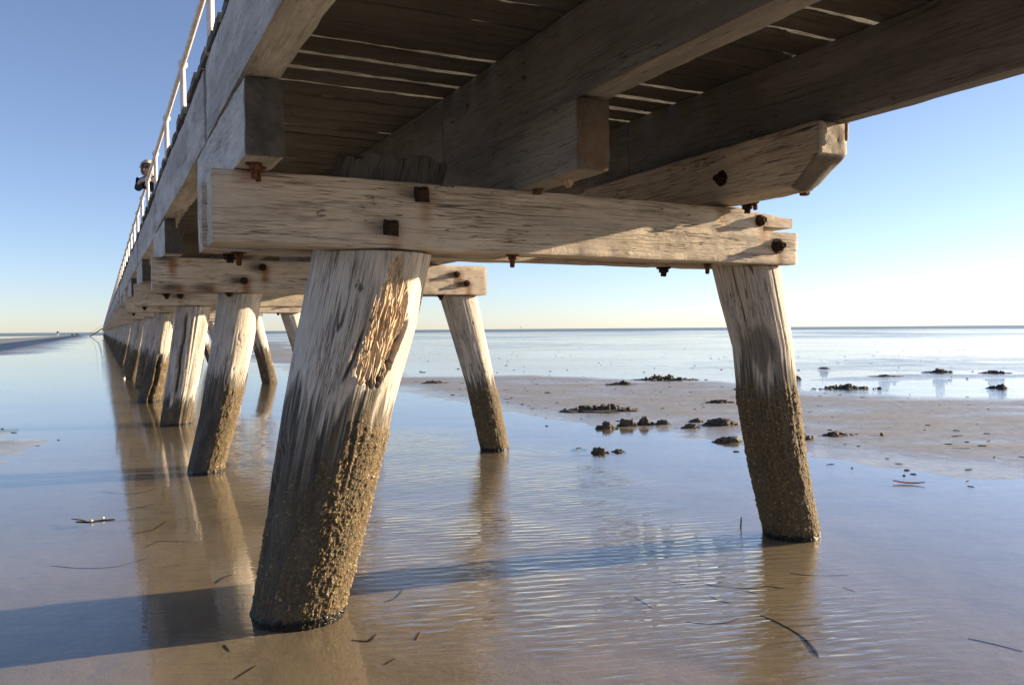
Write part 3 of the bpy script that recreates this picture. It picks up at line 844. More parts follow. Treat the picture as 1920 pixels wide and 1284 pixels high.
rg = random.Random(3)
for b in range(NB0, NB1):
    y = BENT * b
    jit = lambda s: rg.uniform(-s, s) if b > 3 else 0.0
    # piles
    if b == 0:
        o = link("pile", m_L1, JET, (0, y, 0), label="splintered pile with a torn orange wound and barnacled foot")
        link("torn_fibres", splinters(), o)
        link("pile", m_R1, JET, (0, y, 0), label="thick pile crusted dark with barnacles, bowed at its middle")
    else:
        ml = {1: m_L2, 2: m_L3, 3: m_L4}.get(b) or m_Lf[rg.randrange(4)]
        mr = {1: m_R2}.get(b) or m_Rf[rg.randrange(3)]
        if b < 49:
            lb = {1: "straight slim pile with a sharply lit barnacled edge", 2: "deeply fluted pile", 3: "pile with a hollowed foot"}.get(b)
            link("pile", ml, JET, (jit(.05), y + jit(.08), 0), label=lb)
            link("pile", mr, JET, (jit(.05), y + jit(.08), 0))
        else:
            add_stuff("pile", ml, (jit(.05), y + jit(.08), 0)); add_stuff("pile", mr, (jit(.05), y + jit(.08), 0))
    # caps
    mats = {0: (m_cap_near, m_cap_rear), 1: (m_cap_2, m_cap_3), 2: (m_cap_3, m_cap_3), 3: (m_cap_3, m_cap_3), -1: (m_cap_3, m_cap_3)}.get(b, (m_cap_far, m_cap_far))
    for q, (me, yy) in enumerate(zip(mats, (-0.25, 0.098))):
        loc = (CX0 + jit(.09) + (0.03 * q if b else 0), y + yy, CZ0 + jit(.012))
        if b < 49:
            o = link("cap_beam", me, JET, loc, label="pale cap beam split at its right end, half in sun" if (b == 0 and q == 0) else None)
            base = loc
            if b == 0 and q == 0:
                bolt(m_sq, o, (0.391, -0.247, 1.761), FRONT, 0.05, base); bolt(m_sq, o, (0.257, -0.247, 1.617), FRONT, -0.04, base)
                bolt(m_hex, o, (2.237, -0.247, 1.748), FRONT, 0.3, base); bolt(m_blk, o, (2.356, -0.249, 1.621), FRONT, 0.7, base)
                bolt(m_red, o, (0.85, -0.17, 1.533), DOWN, 0.2, base); bolt(m_red, o, (2.0, -0.12, 1.533), DOWN, 0.5, base)
            elif b == 0:
                bolt(m_blk, o, (1.96, 0.20, 1.533), DOWN, 0.2, base); bolt(m_red, o, (-0.285, 0.14, 1.533), DOWN, 0.5, base)
                bolt(m_hex, o, (-0.31, 0.22, 1.533), DOWN, 0.5, base)
            elif b in (1, 2, 3) and q == 0:
                for bx, bz in (bolts2 if b == 1 else [(0.1, 1.66), (2.3, 1.67)]):
                    bolt(m_blk if b > 1 else m_hex, o, (bx, y - 0.249, bz), FRONT, 0.4, base)
                bolt(m_hex, o, (0.02 + .15 * b, y - 0.17, 1.533), DOWN, 0.4, base)
                bolt(m_blk, o, (2.1, y - 0.17, 1.533), DOWN, 0.1, base)
            elif b in (1, 2, 3):
                bolt(m_blk, o, (-0.30, y + 0.17, 1.533), DOWN, 0.2, base)
        else:
            add_stuff("cap_beam", me, loc)
    # corbels
    zc = CZ0 + CH + 0.003
    nearb = b <= 3
    for key, me, mf, xl, yy, w in (("L", m_corb_L, m_corb_far, XL + 0.003, -0.51, 0.137), ("M", m_corb_M, m_corb_far_in, XM - 0.025, -0.781, 0.14), ("R", m_corb_R, m_corb_far_in, 1.982, -0.88, 0.175)):
        mm = me if nearb else mf
        if mm is not me: w = 0.137 if key == "L" else 0.14; xl = xl if key != "R" else 2.01
        if b < 32:
            o = place_y("corbel", mm, xl + jit(.01), y + yy + jit(.06), zc, JET, w,
                        {"R": "rough corbel with a bevelled nose", "M": "corbel with a red-brown end face"}.get(key) if b == 0 else None)
            if b == 0:
                def cb(mesh, wpt, spin=0.3):
                    # world point -> local of turned corbel
                    lx, ly = wpt[1] - o.location.y, -(wpt[0] - o.location.x)
                    q = link("bolt", mesh, o, (lx, ly, wpt[2] - o.location.z), DOWN)
                if key == "L": cb(m_red, (-0.30, -0.36, zc + 0.002)); cb(m_red, (-0.275, -0.30, zc + 0.002))
                if key == "M": cb(m_brown, (0.91, -0.30, zc + 0.002)); cb(m_brs, (0.915, -0.56, zc + 0.002))
                if key == "R":
                    cb(m_blk, (2.12, -0.285, zc + 0.012)); cb(m_red, (2.14, -0.32, zc + 0.030)); cb(m_brown, (2.125, -0.66, zc + 0.022))
                    q = link("bolt", m_blk, o, (0.62, 0.176, 0.13), (R(-90), 0, 0))
                    q = link("bolt", m_pin, o, (-0.02, 0.03, 0.29), DOWN)
        else:
            add_stuff("corbel", mm, (xl + w + jit(.01), y + yy + jit(.06), zc), True)
# girders
for sidx in range(-2, NB1):
    y0 = 0.70 + BENT * sidx
    if y0 < -9: continue
    nearb = sidx <= 2
    for key, me, mf, xl, w in (("L", m_gir_L, m_gir_far, XL, 0.137), ("M", m_gir_M, m_gir_far_in, XM, 0.125), ("R", m_gir_R, m_gir_far_in, XR, 0.085)):
        mm = me if nearb else mf
        if mm is not me: w = 0.137 if key == "L" else 0.12
        z = CZ0 + CH + 0.003 + 0.278 + 0.006
        if sidx < 31:
            o = place_y("girder", mm, xl + (rg.uniform(-.008, .008) if sidx > 0 else 0), y0, z, JET, w)
            if key != 'L' and mm is me: o.scale = ((BENT - 0.004) / GL, 1, 1)
            if key == "L" and sidx in (0, 1):
                link("bolt", m_pin, o, (2.45, 0.06, 0.004), DOWN); link("bolt", m_pin, o, (2.75, 0.05, 0.004), DOWN)
        else:
            add_stuff("girder", mm, (xl + w, y0, z), True)

# --- deck planks (grain along x)
PZ = CZ0 + CH + 0.003 + 0.278 + 0.006 + 0.358
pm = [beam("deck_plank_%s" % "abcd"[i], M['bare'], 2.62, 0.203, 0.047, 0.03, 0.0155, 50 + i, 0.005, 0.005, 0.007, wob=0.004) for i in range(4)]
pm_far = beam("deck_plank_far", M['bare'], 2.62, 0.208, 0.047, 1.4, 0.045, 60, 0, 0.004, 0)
gaps = {-1: 0.026, 0: 0.036, 1: 0.036, 2: 0.034, 3: 0.032, 4: 0.006, 5: 0.006, 6: 0.014, 7: 0.026, 8: 0.006, -2: 0.008, -3: 0.018, -4: 0.014, -5: 0.034, -6: 0.012}
yk = -0.18
k0 = -24
for k in range(k0, 1620):
    yy = -0.18 + 0.226 * (k + 1)
    g = gaps.get(k, rg.choice((0.004, 0.008, 0.012, 0.018)))
    xj = rg.uniform(-0.014, 0.012)
    if k < 76:
        o = link("deck_plank", pm[rg.randrange(4)], JET, (-0.365 + xj, yy + g * 0.5, PZ + rg.uniform(0, .003)), (rg.uniform(-.012, .012), 0, rg.uniform(-.0015, .0015)))
        o.scale = (1, (0.226 - g) / 0.203, 1)
    else:
        add_stuff("deck_plank", pm_far, (-0.365 + xj, yy + 0.008, PZ))
# --- handrail
RAIL = link("handrail", None, None, (-0.135, 0, PZ + 0.048), label="white tubular steel handrail along the left edge of the jetty deck", cat="handrail")
def lathe_mesh(name, prof, n, mat):
    bm = bmesh.new(); rings = []
    for r, z in prof:
        rings.append([bm.verts.new((r * math.cos(2 * math.pi * i / n), r * math.sin(2 * math.pi * i / n), z)) for i in range(n)])
    for a, c in zip(rings, rings[1:]):
        for i in range(n): bm.faces.new((a[i], a[(i + 1) % n], c[(i + 1) % n], c[i]))
    bm.faces.new(rings[-1]); bm.faces.new(rings[0][::-1])
    return bm_mesh(name, bm, mat, True)
def ball(z, r, r0, n=6):
    return [(max(r0, r * math.sin(math.pi * q / n)), z - r * math.cos(math.pi * q / n)) for q in range(n + 1)]
RT = 1.045
st_prof = [(0.065, 0.0), (0.065, 0.012), (0.030, 0.014), (0.026, 0.06)] + ball(0.52, 0.036, 0.025) + [(0.025, 0.9)] + ball(RT, 0.042, 0.02)
m_st = lathe_mesh("stanchion", st_prof, 14, M['rail'])
m_st_far = lathe_mesh("stanchion_far", [(0.03, 0), (0.026, 0.1), (0.025, 0.98), (0.042, RT - .02), (0.042, RT + .02)], 6, M['rail'])
for k in range(-4, 178):
    yy = 2.30 + 2.04 * k
    if k < 96:
        link("stanchion", m_st if k < 20 else m_st_far, RAIL, (0, yy, 0))
    else:
        add_stuff("stanchion", m_st_far, (-0.135, yy, PZ + 0.048))
m_rail = lathe_mesh("rail", [(0.0235, 0)] + [(0.0235, z) for z in np.arange(2, 370, 2.0)] + [(0.0235, 370.0)], 12, M['rail'])
for nm, z in (("top_rail", RT), ("middle_rail", 0.52)):
    link(nm, m_rail, RAIL, (0, -6.2, z), (R(-90), 0, 0))

for key, lst in stuff.items():
    if not lst: continue
    Vs, Qs, off = [], [], 0
    names = set().union(*[set(l[2]) for l in lst])
    A = {n: [] for n in names}
    by = {}
    # stanchion caps are n-gons: keep only quads there
    mats = []
    for V, Q, ats, m in lst:
        Vs.append(V); Qs.append(Q + off); off += len(V)
        for n in names: A[n].append(ats.get(n, np.zeros((len(V), 3)) if n == "gc" else np.zeros(len(V))))
        mats += [m] * len(Q)
    me = make_mesh(key + "_far_row", np.vstack(Vs), np.vstack(Qs), None, {n: (np.vstack(a) if n == "gc" else np.concatenate(a)) for n, a in A.items()})
    um = []
    for m in mats:
        if m not in um: um.append(m)
    for m in um: me.materials.append(m)
    me.polygons.foreach_set("material_index", np.array([um.index(m) for m in mats]))
    o = link(key, me, RAIL if key == "stanchion" else JET, kind="stuff")
    if key == "stanchion": o.location = (0.135, 0, -(PZ + 0.048))

# ------------------------------------------------------------------ mud heaps
def lump_mesh(name, lumps, seed, mat):
    """several rough clods half sunk in the sand, one mesh"""
    bm = bmesh.new()
    for i, (x, y, r, h) in enumerate(lumps):
        res = bmesh.ops.create_icosphere(bm, subdivisions=4 if r > 0.05 else 3, radius=1)
        vs = res["verts"]
        P = np.array([v.co[:] for v in vs])
        n = fbm(P[:, 0] * 1.3 + seed, P[:, 1] * 1.3 + i * 3.1, P[:, 2] * 1.3, seed + i, 4, 0.6)
        rid = np.abs(fbm(P[:, 0] * 2.2 + i, P[:, 1] * 2.2, P[:, 2] * 2.2 + seed, seed + 60 + i, 3))
        k = 1 + 0.75 * n - 0.6 * rid
        for v, p, q in zip(vs, P, k):
            v.co = (x + p[0] * q * r, y + p[1] * q * r * 0.85, p[2] * q * h * 0.85)
    return bm_mesh(name, bm, mat, True)

mud = [
 ('a', 5.71, 6.70, 1.17, .140, "wide dark mud heap of broken clods on the sand bar behind the far slender pile"),
 ('b', 10.82, 12.06, 1.72, .150, "long distant clod heap on the bar's far edge, left of the thick barnacled pile"),
 ('c', 8.99, 11.09, .65, .11, "small dark clod heap on the bar, just left of and below the long distant heap"),
 ('d', 10.23, 8.68, .58, .10, "low twin mud clods touching the thick pile's left side near the far water"),
 ('e', 7.88, 6.68, .45, .065, "flat crumbly mud patch on mid sand bar touching the left of the thick pile"),
 ('f1', 4.60, 4.88, .24, .10, "paired pointed mud clods mirrored in the pool, leftmost of the waterline row"),
 ('f2', 4.94, 4.93, .23, .12, "tallest pointed mud clod of the row along the pool edge"),
 ('f3', 5.19, 4.91, .20, .10, "round crumbly mud clod of the pool-edge row, right of the tall pointed one"),
 ('f4', 5.38, 4.81, .20, .065, "low smooth mud clod in the middle of the pool-edge row"),
 ('f5', 5.47, 4.38, .24, .055, "flat dark mud clod sitting in the water before the pool-edge row"),
 ('f6', 5.91, 4.83, .20, .06, "small low mud clod at the back of the pool-edge row"),
 ('f7', 5.94, 4.41, .42, .11, "big dark mud heap ending the pool-edge row beside the thick pile"),
 ('g', 5.07, 3.26, .31, .075, "smooth dark mud mound in thin water touching the left of the thick pile"),
 ('h1', 3.50, 3.28, .18, .085, "round mud clod with its mirror image, alone in the open pool between the right piles"),
 ('h2', 3.69, 3.25, .16, .05, "small clod in open water at the right of the round mirrored clod"),
 ('h3', 3.46, 3.62, .16, .032, "flattest small clod in open water at the left of the round mirrored clod"),
 ('i', 5.85, 2.96, .20, .085, "sloping mud clod against the right side of the thick pile"),
 ('i2', 6.40, 3.02, .34, .05, "crumbly low mud heap right of the clod at the thick pile"),
 ('j', 6.76, 2.74, .085, .05, "single small dark clod alone on the bare sand at the right"),
 ('k', 12.14, 7.97, 1.71, .12, "long dark mud heap at the far waterline, right of the thick pile"),
 ('l', 18.48, 10.70, .89, .14, "peaked distant mud heap in the far shallows at the right"),
 ('m', 19.35, 9.78, .87, .10, "low distant mud heap at the right edge, beyond the compact heap"),
 ('n', 14.57, 6.58, .50, .12, "compact dark mud heap in the water film at the far right edge"),
 ('o', 15.87, 10.18, .76, .07, "thin broken line of clods in the far shallows, left of the peaked heap"),
 ('p', 5.82, 13.77, .65, .09, "small crumbly heap on the bar seen left of the far slender pile"),
 ('r', 13.44, 10.55, .17, .11, "little distant clod showing at the right edge of the thick pile"),
 ('s', 17.67, 13.72, .35, .055, "faint flat clod far out in the shining shallows"),
]
for i, (k, x, y, w, h, lab) in enumerate(mud):
    r2 = random.Random(100 + i)
    L = []
    ux, uy = 0.896, -0.444
    if w < 0.5:
        n = 1 if w < 0.1 else 3
        L = [(0, 0, w * 0.42, h)] + [(ux * s, uy * s, w * 0.2, h * 0.5) for s in ([] if n == 1 else [-w * .34, w * .36])]
        L += [(ux * w * r2.uniform(-.6, .6) + r2.uniform(-.03, .03), uy * w * r2.uniform(-.6, .6) - r2.uniform(0, .05), w * r2.uniform(.04, .09), h * r2.uniform(.1, .3)) for _ in range(6)]
    else:
        n = int(w * 42)
        L.append((0, 0, w * 0.44, 0.022)); L.append((ux * w * .22, uy * w * .22, w * 0.36, 0.020)); L.append((-ux * w * .24, -uy * w * .24, w * 0.34, 0.020))
        for q in range(n):
            s = max(-.45, min(.45, r2.gauss(0, 0.22))) * w; e = r2.gauss(0, 0.085) * w
            rr = r2.uniform(0.018, 0.075) * (1.2 - min(1, abs(s) / w * 1.6)) + 0.012
            L.append((ux * s + uy * -e * 0.5, uy * s + ux * e, rr, h * r2.uniform(.25, 1) * (1.05 - min(.9, abs(s) / w * 1.9))))
    z = float(ground_h(np.array([x]), np.array([y]))[0])
    link("mud_heap", lump_mesh("mud_heap", L, 200 + i * 7, M['mud']), None, (x, y, max(z, -0.012) - 0.006), (0, 0, 0), lab, "mud heap", "mud heaps dug up on the tidal flat")

# ------------------------------------------------------------------ seagrass strands and litter
def strand_mesh(name, pts, w, mat, zoff=0.004, fray=False):
    P = np.array(pts, float)
    # Catmull-Rom resample
    n = len(P); out = []
    for i in range(n - 1):
        p0, p1, p2, p3 = P[max(i - 1, 0)], P[i], P[i + 1], P[min(i + 2, n - 1)]
        for t in np.linspace(0, 1, 9, endpoint=False):
            out.append(0.5 * ((2 * p1) + (-p0 + p2) * t + (2 * p0 - 5 * p1 + 4 * p2 - p3) * t * t + (-p0 + 3 * p1 - 3 * p2 + p3) * t ** 3))
    out.append(P[-1]); C = np.array(out)
    z = ground_h(C[:, 0], C[:, 1]) + zoff
    T = np.gradient(C, axis=0); T /= np.maximum(np.linalg.norm(T, axis=1), 1e-6)[:, None]
    Nn = np.stack([-T[:, 1], T[:, 0]], -1)
    s = np.linspace(0, 1, len(C))
    ww = w * (0.35 + 0.65 * np.sin(np.pi * np.clip(s, 0.03, 0.97)) ** 0.5)
    if fray: ww = w * (0.5 + 0.9 * sstep(0.5, 0.85, s) - 0.9 * sstep(0.88, 1.0, s))
    V = []; k = 6
    for c, nn, a, zz in zip(C, Nn, ww, z):
        for q in range(k):
            an = 2 * math.pi * q / k
            V.append((c[0] + nn[0] * a * math.cos(an), c[1] + nn[1] * a * math.cos(an), zz + a * 0.45 * math.sin(an)))
    Q = []
    for i in range(len(C) - 1):
        for q in range(k):
            Q.append((i * k + q, i * k + (q + 1) % k, (i + 1) * k + (q + 1) % k, (i + 1) * k + q))
    V = np.array(V); o = V.mean(0); 
    return make_mesh(name, V - o, Q, mat), o

strands = [
 ([(1.737, -.333), (1.774, -.436), (1.88, -.537), (1.99, -.559), (2.03, -.62)], .005, "long bent seagrass blade crossing the top of the right pile's reflection"),
 ([(1.656, -.532), (1.655, -.614), (1.673, -.663)], .004, "short thin seagrass blade on the bottom, left of the right pile's reflection"),
 ([(1.358, -.752), (1.407, -.806), (1.493, -.837), (1.576, -.824)], .006, "upward-curving seagrass blade on the bottom, ending at the right pile's reflection"),
 ([(1.684, -.837), (1.688, -.939), (1.675, -1.04), (1.636, -1.147), (1.561, -1.272)], .011, "broad dark seagrass blade with a frayed tip, lying across the right pile's reflection"),
 ([(2.218, -1.407), (2.249, -1.485), (2.279, -1.583)], .006, "straight seagrass blade at the lower right corner"),
 ([(2.24, -.443), (2.3, -.524), (2.461, -.609)], .004, "faint pale blade running right from the pile's reflection"),
 ([(1.847, -.555), (1.873, -.629)], .003, "tiny stalk inside the right pile's reflection"),
 ([(2.286, -.733), (2.286, -.803)], .004, "short stalk on open bottom right of the pile's reflection"),
 ([(-.828, 3.591), (-.683, 3.396), (-.536, 3.385), (-.433, 3.544)], .007, "thin curved blade just below the straight slim pile's shadow"),
 ([(-.696, 2.781), (-.577, 2.813), (-.449, 2.944)], .006, "wavy dark blade midway down the jetty's brown reflection"),
 ([(-.659, 2.026), (-.547, 2.056), (-.45, 2.275)], .007, "kinked dark blade in the jetty's brown reflection"),
 ([(-1.066, 1.442), (-.927, 1.315), (-.753, 1.266), (-.594, 1.385)], .006, "longest curved blade, crossing the left edge of the jetty's reflection"),
 ([(-.843, 2.47), (-.64, 2.428)], .005, "straight blade pointing from the floating twig to the jetty's reflection"),
 ([(-.611, 1.615), (-.526, 1.728)], .006, "short slanted blade in the jetty's reflection above the longest curved blade"),
 ([(-.548, 1.74), (-.355, 1.623)], .004, "thin level blade in the jetty's reflection left of the splintered pile"),
 ([(1.624, -.264), (1.665, -.351)], .004, "tiny blade in the ripples left of the right pile's reflection"),
 ([(.313, .075), (.372, .102), (.444, .201)], .006, "dark forked blade at the foot of the splintered pile, on its right"),
 ([(1.343, -.4), (1.327, -.552)], .004, "little blade among the ripples midway between the near piles"),
 ([(.064, -.296), (.116, -.342), (.166, -.285)], .010, "clumped brown weed scrap below the splintered pile"),
 ([(.102, -.59), (.156, -.552)], .007, "stubby brown scrap near the bottom edge under the splintered pile"),
 ([(.288, -.419), (.338, -.342)], .008, "reddish weed tuft right of the clumped scrap"),
 ([(-.329, .719), (-.287, .793), (-.24, .827)], .010, "dark weed tuft by the front shadow, left of the splintered pile"),
 ([(-.397, -.118), (-.388, -.2)], .006, "small upright scrap on bright sand left of the splintered pile's foot"),
 ([(-.406, -.471), (-.32, -.387)], .007, "branched brown scrap at the bottom edge left of the splintered pile"),
]
for pts, w, lab in strands:
    me, o = strand_mesh("seagrass_strand", pts, w * 0.6, M['leaf'] if "reddish" in lab else M['weed'], 0.001, "frayed" in lab)
    link("seagrass_strand", me, None, tuple(o), (0, 0, 0), lab, "seagrass", "seagrass scraps on the shallow bottom")

# floating twig, leaf, little stick, shell
me, o = strand_mesh("twig", [(-.97, 2.41), (-.90, 2.36), (-.83, 2.37), (-.75, 2.36)], 0.012, M['weed'])
tw = link("floating_twig", None, None, (o[0], o[1], 0.002), label="dark floating twig with white foam bits in the calm water at the left", cat="twig")
link("stem", me, tw)
me2, o2 = strand_mesh("twig", [(-.90, 2.36), (-.95, 2.46), (-1.0, 2.52)], 0.005, M['weed'])
link("branch", me2, tw, (o2[0] - o[0], o2[1] - o[1], 0.0))
for dx, dy in ((-0.02, -.03), (0.045, 0.02)):
    link("foam_fleck", lump_mesh("foam_fleck", [(0, 0, 0.010, 0.010)], 400, M['shell']), tw, (dx, dy, 0.012))
def leaf_mesh():
    bm = bmesh.new(); top = []; bot = []
    for i in range(9):
        s = i / 8; w = 0.022 * math.sin(math.pi * min(.98, max(.02, s))) ; z = 0.01 + 0.02 * (s - .5) ** 2 * 2
        top.append([bm.verts.new(((s - .5) * 0.22, q * w, z + 0.004 * abs(q))) for q in (-1, 0, 1)])
        bot.append([bm.verts.new(((s - .5) * 0.22, q * w, z - 0.003)) for q in (-1, 0, 1)])
    for i in range(8):
        for q in (0, 1):
            bm.faces.new((top[i][q], top[i + 1][q], top[i + 1][q + 1], top[i][q + 1]))
            bm.faces.new((bot[i][q + 1], bot[i + 1][q + 1], bot[i + 1][q], bot[i][q]))
        bm.faces.new((top[i][0], bot[i][0], bot[i + 1][0], top[i + 1][0]))
        bm.faces.new((top[i][2], top[i + 1][2], bot[i + 1][2], bot[i][2]))
    return bm_mesh("leaf", bm, M['leaf'], True)
link("fallen_leaf", leaf_mesh(), None, (4.67, 0.78, 0.0), (0, 0, R(-50)), "red-brown leaf floating right of the thick barnacled pile", "leaf")
st = lathe_mesh("stick", [(0.005, -0.1), (0.0045, 0.03), (0.003, 0.055)], 7, M['weed'])
link("stick", st, None, (2.643, 0.356, 0), (R(3), R(2), 0), "thin dark stick standing out of the ripples just left of the thick pile", "stick")
link("white_shell", lump_mesh("white_shell", [(0, 0, 0.034, 0.034)], 411, M['shell']), None, (-0.30, 20.1, 0.01), (0, 0, 0), "small white shell at the water's edge by the distant left piles", "shell")

# seaweed litter scattered over the sand bars (uncountable)
def litter():
    rg2 = np.random.default_rng(5)
    V = []; Q = []; base = 0
    cnt = 0
    while cnt < 400:
        d = 5.5 * math.exp(rg2.uniform(0, 2.2)); az = math.atan2(.444, .896) + math.radians(rg2.uniform(-36, 36))
        x = CAM[0] + d * math.sin(az); y = CAM[1] + d * math.cos(az)
        z = float(ground_h(np.array([x]), np.array([y]))[0])
        if z < -0.006: continue
        if x < 2.9 and x > -0.5 and y < 40: continue
        z = max(z, 0.0)
        L = rg2.uniform(.012, .05) * (1 + (rg2.random() < .10) * 1.5); w = rg2.uniform(.004, .014); h = rg2.uniform(.003, .009)
        a = rg2.normal(-0.46, 0.6)
        c, s = math.cos(a), math.sin(a)
        pr = [(-L, 0, 0), (-L * .3, -w, 0), (L * .4, -w * .8, 0), (L, 0, 0), (L * .4, w, 0), (-L * .3, w * .8, 0)]
        for (px, py, pz) in pr: V.append((x + px * c - py * s, y + px * s + py * c, z - 0.004))
        for (px, py, pz) in pr: V.append((x + (px * c - py * s) * .7, y + (px * s + py * c) * .7, z + h * rg2.uniform(.6, 1.2)))
        for q in range(6): Q.append((base + q, base + (q + 1) % 6, base + 6 + (q + 1) % 6, base + 6 + q))
        Q.append((base + 6, base + 7, base + 8, base + 9)); Q.append((base + 6, base + 9, base + 10, base + 11))
        base += 12; cnt += 1
    return make_mesh("seaweed_litter", V, Q, M['weed'], smooth=False)
link("seaweed_litter", litter(), None, label="small dark seaweed scraps strewn over the wet sand bars", cat="seaweed", kind="stuff")

# ------------------------------------------------------------------ far things
def skin_person(name, joints, edges, root, mat, sub=2):
    me = bpy.data.meshes.new(name)
    me.from_pydata([j[0] for j in joints], edges, [])
    o = bpy.data.objects.new(name, me)
    COL.objects.link(o)
    sk = o.modifiers.new("skin", 'SKIN')
    for i, j in enumerate(joints):
        r = j[1]
        me.skin_vertices[0].data[i].radius = r if isinstance(r, tuple) else (r, r)
        me.skin_vertices[0].data[i].use_root = (i == root)
    o.modifiers.new("sub", 'SUBSURF').levels = sub
    o.modifiers["sub"].render_levels = sub
    me.materials.append(mat)
    return o

def bake_object(o):
    dg = bpy.context.evaluated_depsgraph_get()
    me = bpy.data.meshes.new_from_object(o.evaluated_get(dg))
    o.modifiers.clear(); o.data = me
    me.polygons.foreach_set("use_smooth", np.full(len(me.polygons), True))
    return o

M['jacket'] = simple("dark_blue_jacket", (0.022, 0.042, 0.085), 0.8, 0.2, 0, 0.3, 12)
M['jeans'] = simple("dark_trousers", (0.025, 0.028, 0.038), 0.85, 0.2, 0, 0.3, 20)
M['skin'] = simple("skin", (0.50, 0.29, 0.20), 0.55, 0.4, 0, 0.1, 15)
M['hair'] = simple("grey_hair", (0.50, 0.46, 0.42), 0.75, 0.3, 0, 0.4, 60, (0.34, 0.30, 0.27), 0.01)
M['glasses'] = simple("dark_sunglasses", (0.008, 0.007, 0.007), 0.15, 0.6)
M['shoe'] = simple("black_shoe", (0.015, 0.014, 0.013), 0.6, 0.3)
DZ = PZ + 0.048
PX, PY = -0.045, 10.95

def build_leaning_person():
    # origin at the deck; the person faces -y (towards the camera) and -x, leaning on the rail at x=-0.135
    p = link("person", None, None, (PX, PY, DZ), (0, 0, R(52)),
             "grey-haired person in dark blue jacket and sunglasses leaning on the white rail", "person")
    # local frame: facing -x, bent forward with folded forearms on the rail
    J = []; E = []
    def add(pt, r, par=None):
        J.append((pt, r))
        if par is not None: E.append((par, len(J) - 1))
        return len(J) - 1
    pel = add((0.34, 0, 0.92), (0.15, 0.12))
    wa = add((0.24, 0, 1.00), (0.15, 0.12), pel)
    ch = add((0.11, 0, 1.07), (0.185, 0.14), wa)
    sh = add((0.02, 0, 1.13), (0.15, 0.10), ch)
    nk = add((-0.04, 0, 1.18), 0.058, sh)
    hd0 = add((-0.085, 0, 1.225), 0.075, nk)
    hd1 = add((-0.115, 0, 1.285), 0.092, hd0)
    hd2 = add((-0.105, 0, 1.365), 0.072, hd1)
    for s in (-1, 1):
        a = add((0.01, 0.20 * s, 1.11), 0.078, sh)
        el = add((-0.055, 0.235 * s, 0.97), 0.060, a)
        wr = add((-0.125, 0.11 * s, 1.10), 0.037, el)
        pa = add((-0.15, 0.04 * s, 1.105), (0.038, 0.022), wr)
        for f in range(4):
            k1 = add((-0.165 - 0.010 * f, -0.01 * s, 1.125 - 0.018 * f), 0.0095, pa)
            k2 = add((-0.155 - 0.010 * f, -0.04 * s, 1.115 - 0.018 * f), 0.0085, k1)
        th1 = add((-0.13, 0.015 * s, 1.14), 0.011, pa); add((-0.14, -0.02 * s, 1.15), 0.009, th1)
        hp = add((0.36, 0.10 * s, 0.86), 0.095, pel)
        kn = add((0.36, 0.11 * s, 0.48), 0.062, hp)
        an = add((0.42, 0.11 * s, 0.09), 0.042, kn)
        add((0.32, 0.12 * s, 0.035), (0.045, 0.035), an)
    b = skin_person("body", J, E, 0, M['jacket'])
    bake_object(b); b.parent = p
    me = b.data
    for m in (M['skin'], M['jeans'], M['shoe']): me.materials.append(m)
    mi = np.zeros(len(me.polygons), int)
    for i, f in enumerate(me.polygons):
        c = f.center
        if c.z > 1.185 and c.x < -0.035: mi[i] = 1
        elif c.z > 1.0 and c.x < -0.135: mi[i] = 1
        elif c.z < 0.10: mi[i] = 3
        elif c.z < 0.90: mi[i] = 2
    me.polygons.foreach_set("material_index", mi)
    # hair: a rough cap of locks over the skull, face left free on -x
    bm = bmesh.new()
    bmesh.ops.create_icosphere(bm, subdivisions=4, radius=1)
    dele = [v for v in bm.verts if v.co.x < -0.35 and v.co.z < 0.42 and abs(v.co.y) < 0.72]
    bmesh.ops.delete(bm, geom=dele, context='VERTS')
    for v in bm.verts:
        q = 1 + 0.10 * math.sin(v.co.y * 23 + v.co.z * 9) * 0.5 + 0.06 * math.sin(v.co.x * 31 + v.co.y * 17)
        v.co = (-0.235 + v.co.x * 0.122 * q, v.co.y * 0.112 * q, 1.655 + v.co.z * 0.125 * q - (0.03 if v.co.z < -0.2 else 0))
    hm = bm_mesh("hair", bm, M['hair'], True)
    ho = link("hair", hm, p); sm = ho.modifiers.new("thick", 'SOLIDIFY'); sm.thickness = 0.015
    # nose, mouth, sunglasses
    bm = bmesh.new()
    for s in (-1, 1):
        r_ = bmesh.ops.create_uvsphere(bm, u_segments=12, v_segments=8, radius=1)
        for v in r_["verts"]: v.co = (-0.337 + v.co.x * 0.012 + 0.02 * abs(v.co.y) * 0.5, s * 0.036 + v.co.y * 0.034, 1.652 + v.co.z * 0.027)
        r_ = bmesh.ops.create_cube(bm, size=1)
        for v in r_["verts"]: v.co = (-0.275 + v.co.x * 0.12, s * 0.085 + v.co.y * 0.006, 1.656 + v.co.z * 0.010)
    r_ = bmesh.ops.create_cube(bm, size=1)
    for v in r_["verts"]: v.co = (-0.342 + v.co.x * 0.008, v.co.y * 0.02, 1.66 + v.co.z * 0.007)
    link("sunglasses", bm_mesh("sunglasses", bm, M['glasses'], True), p)
    bm = bmesh.new()
    r_ = bmesh.ops.create_cone(bm, segments=8, radius1=0.018, radius2=0.006, depth=0.05, cap_ends=True)
    for v in r_["verts"]: v.co = (-0.345 - v.co.x * 0.5 + (0.012 if v.co.z > 0 else -0.004), v.co.y * .8, 1.625 + v.co.z)
    link("nose", bm_mesh("nose", bm, M['skin'], True), p)
    bm = bmesh.new()
    r_ = bmesh.ops.create_uvsphere(bm, u_segments=10, v_segments=6, radius=1)
    for v in r_["verts"]: v.co = (-0.325 + v.co.x * 0.008, v.co.y * 0.024, 1.583 + v.co.z * 0.007)
    link("mouth", bm_mesh("mouth", bm, simple("lips", (0.35, 0.13, 0.10), 0.5, 0.4), True), p)
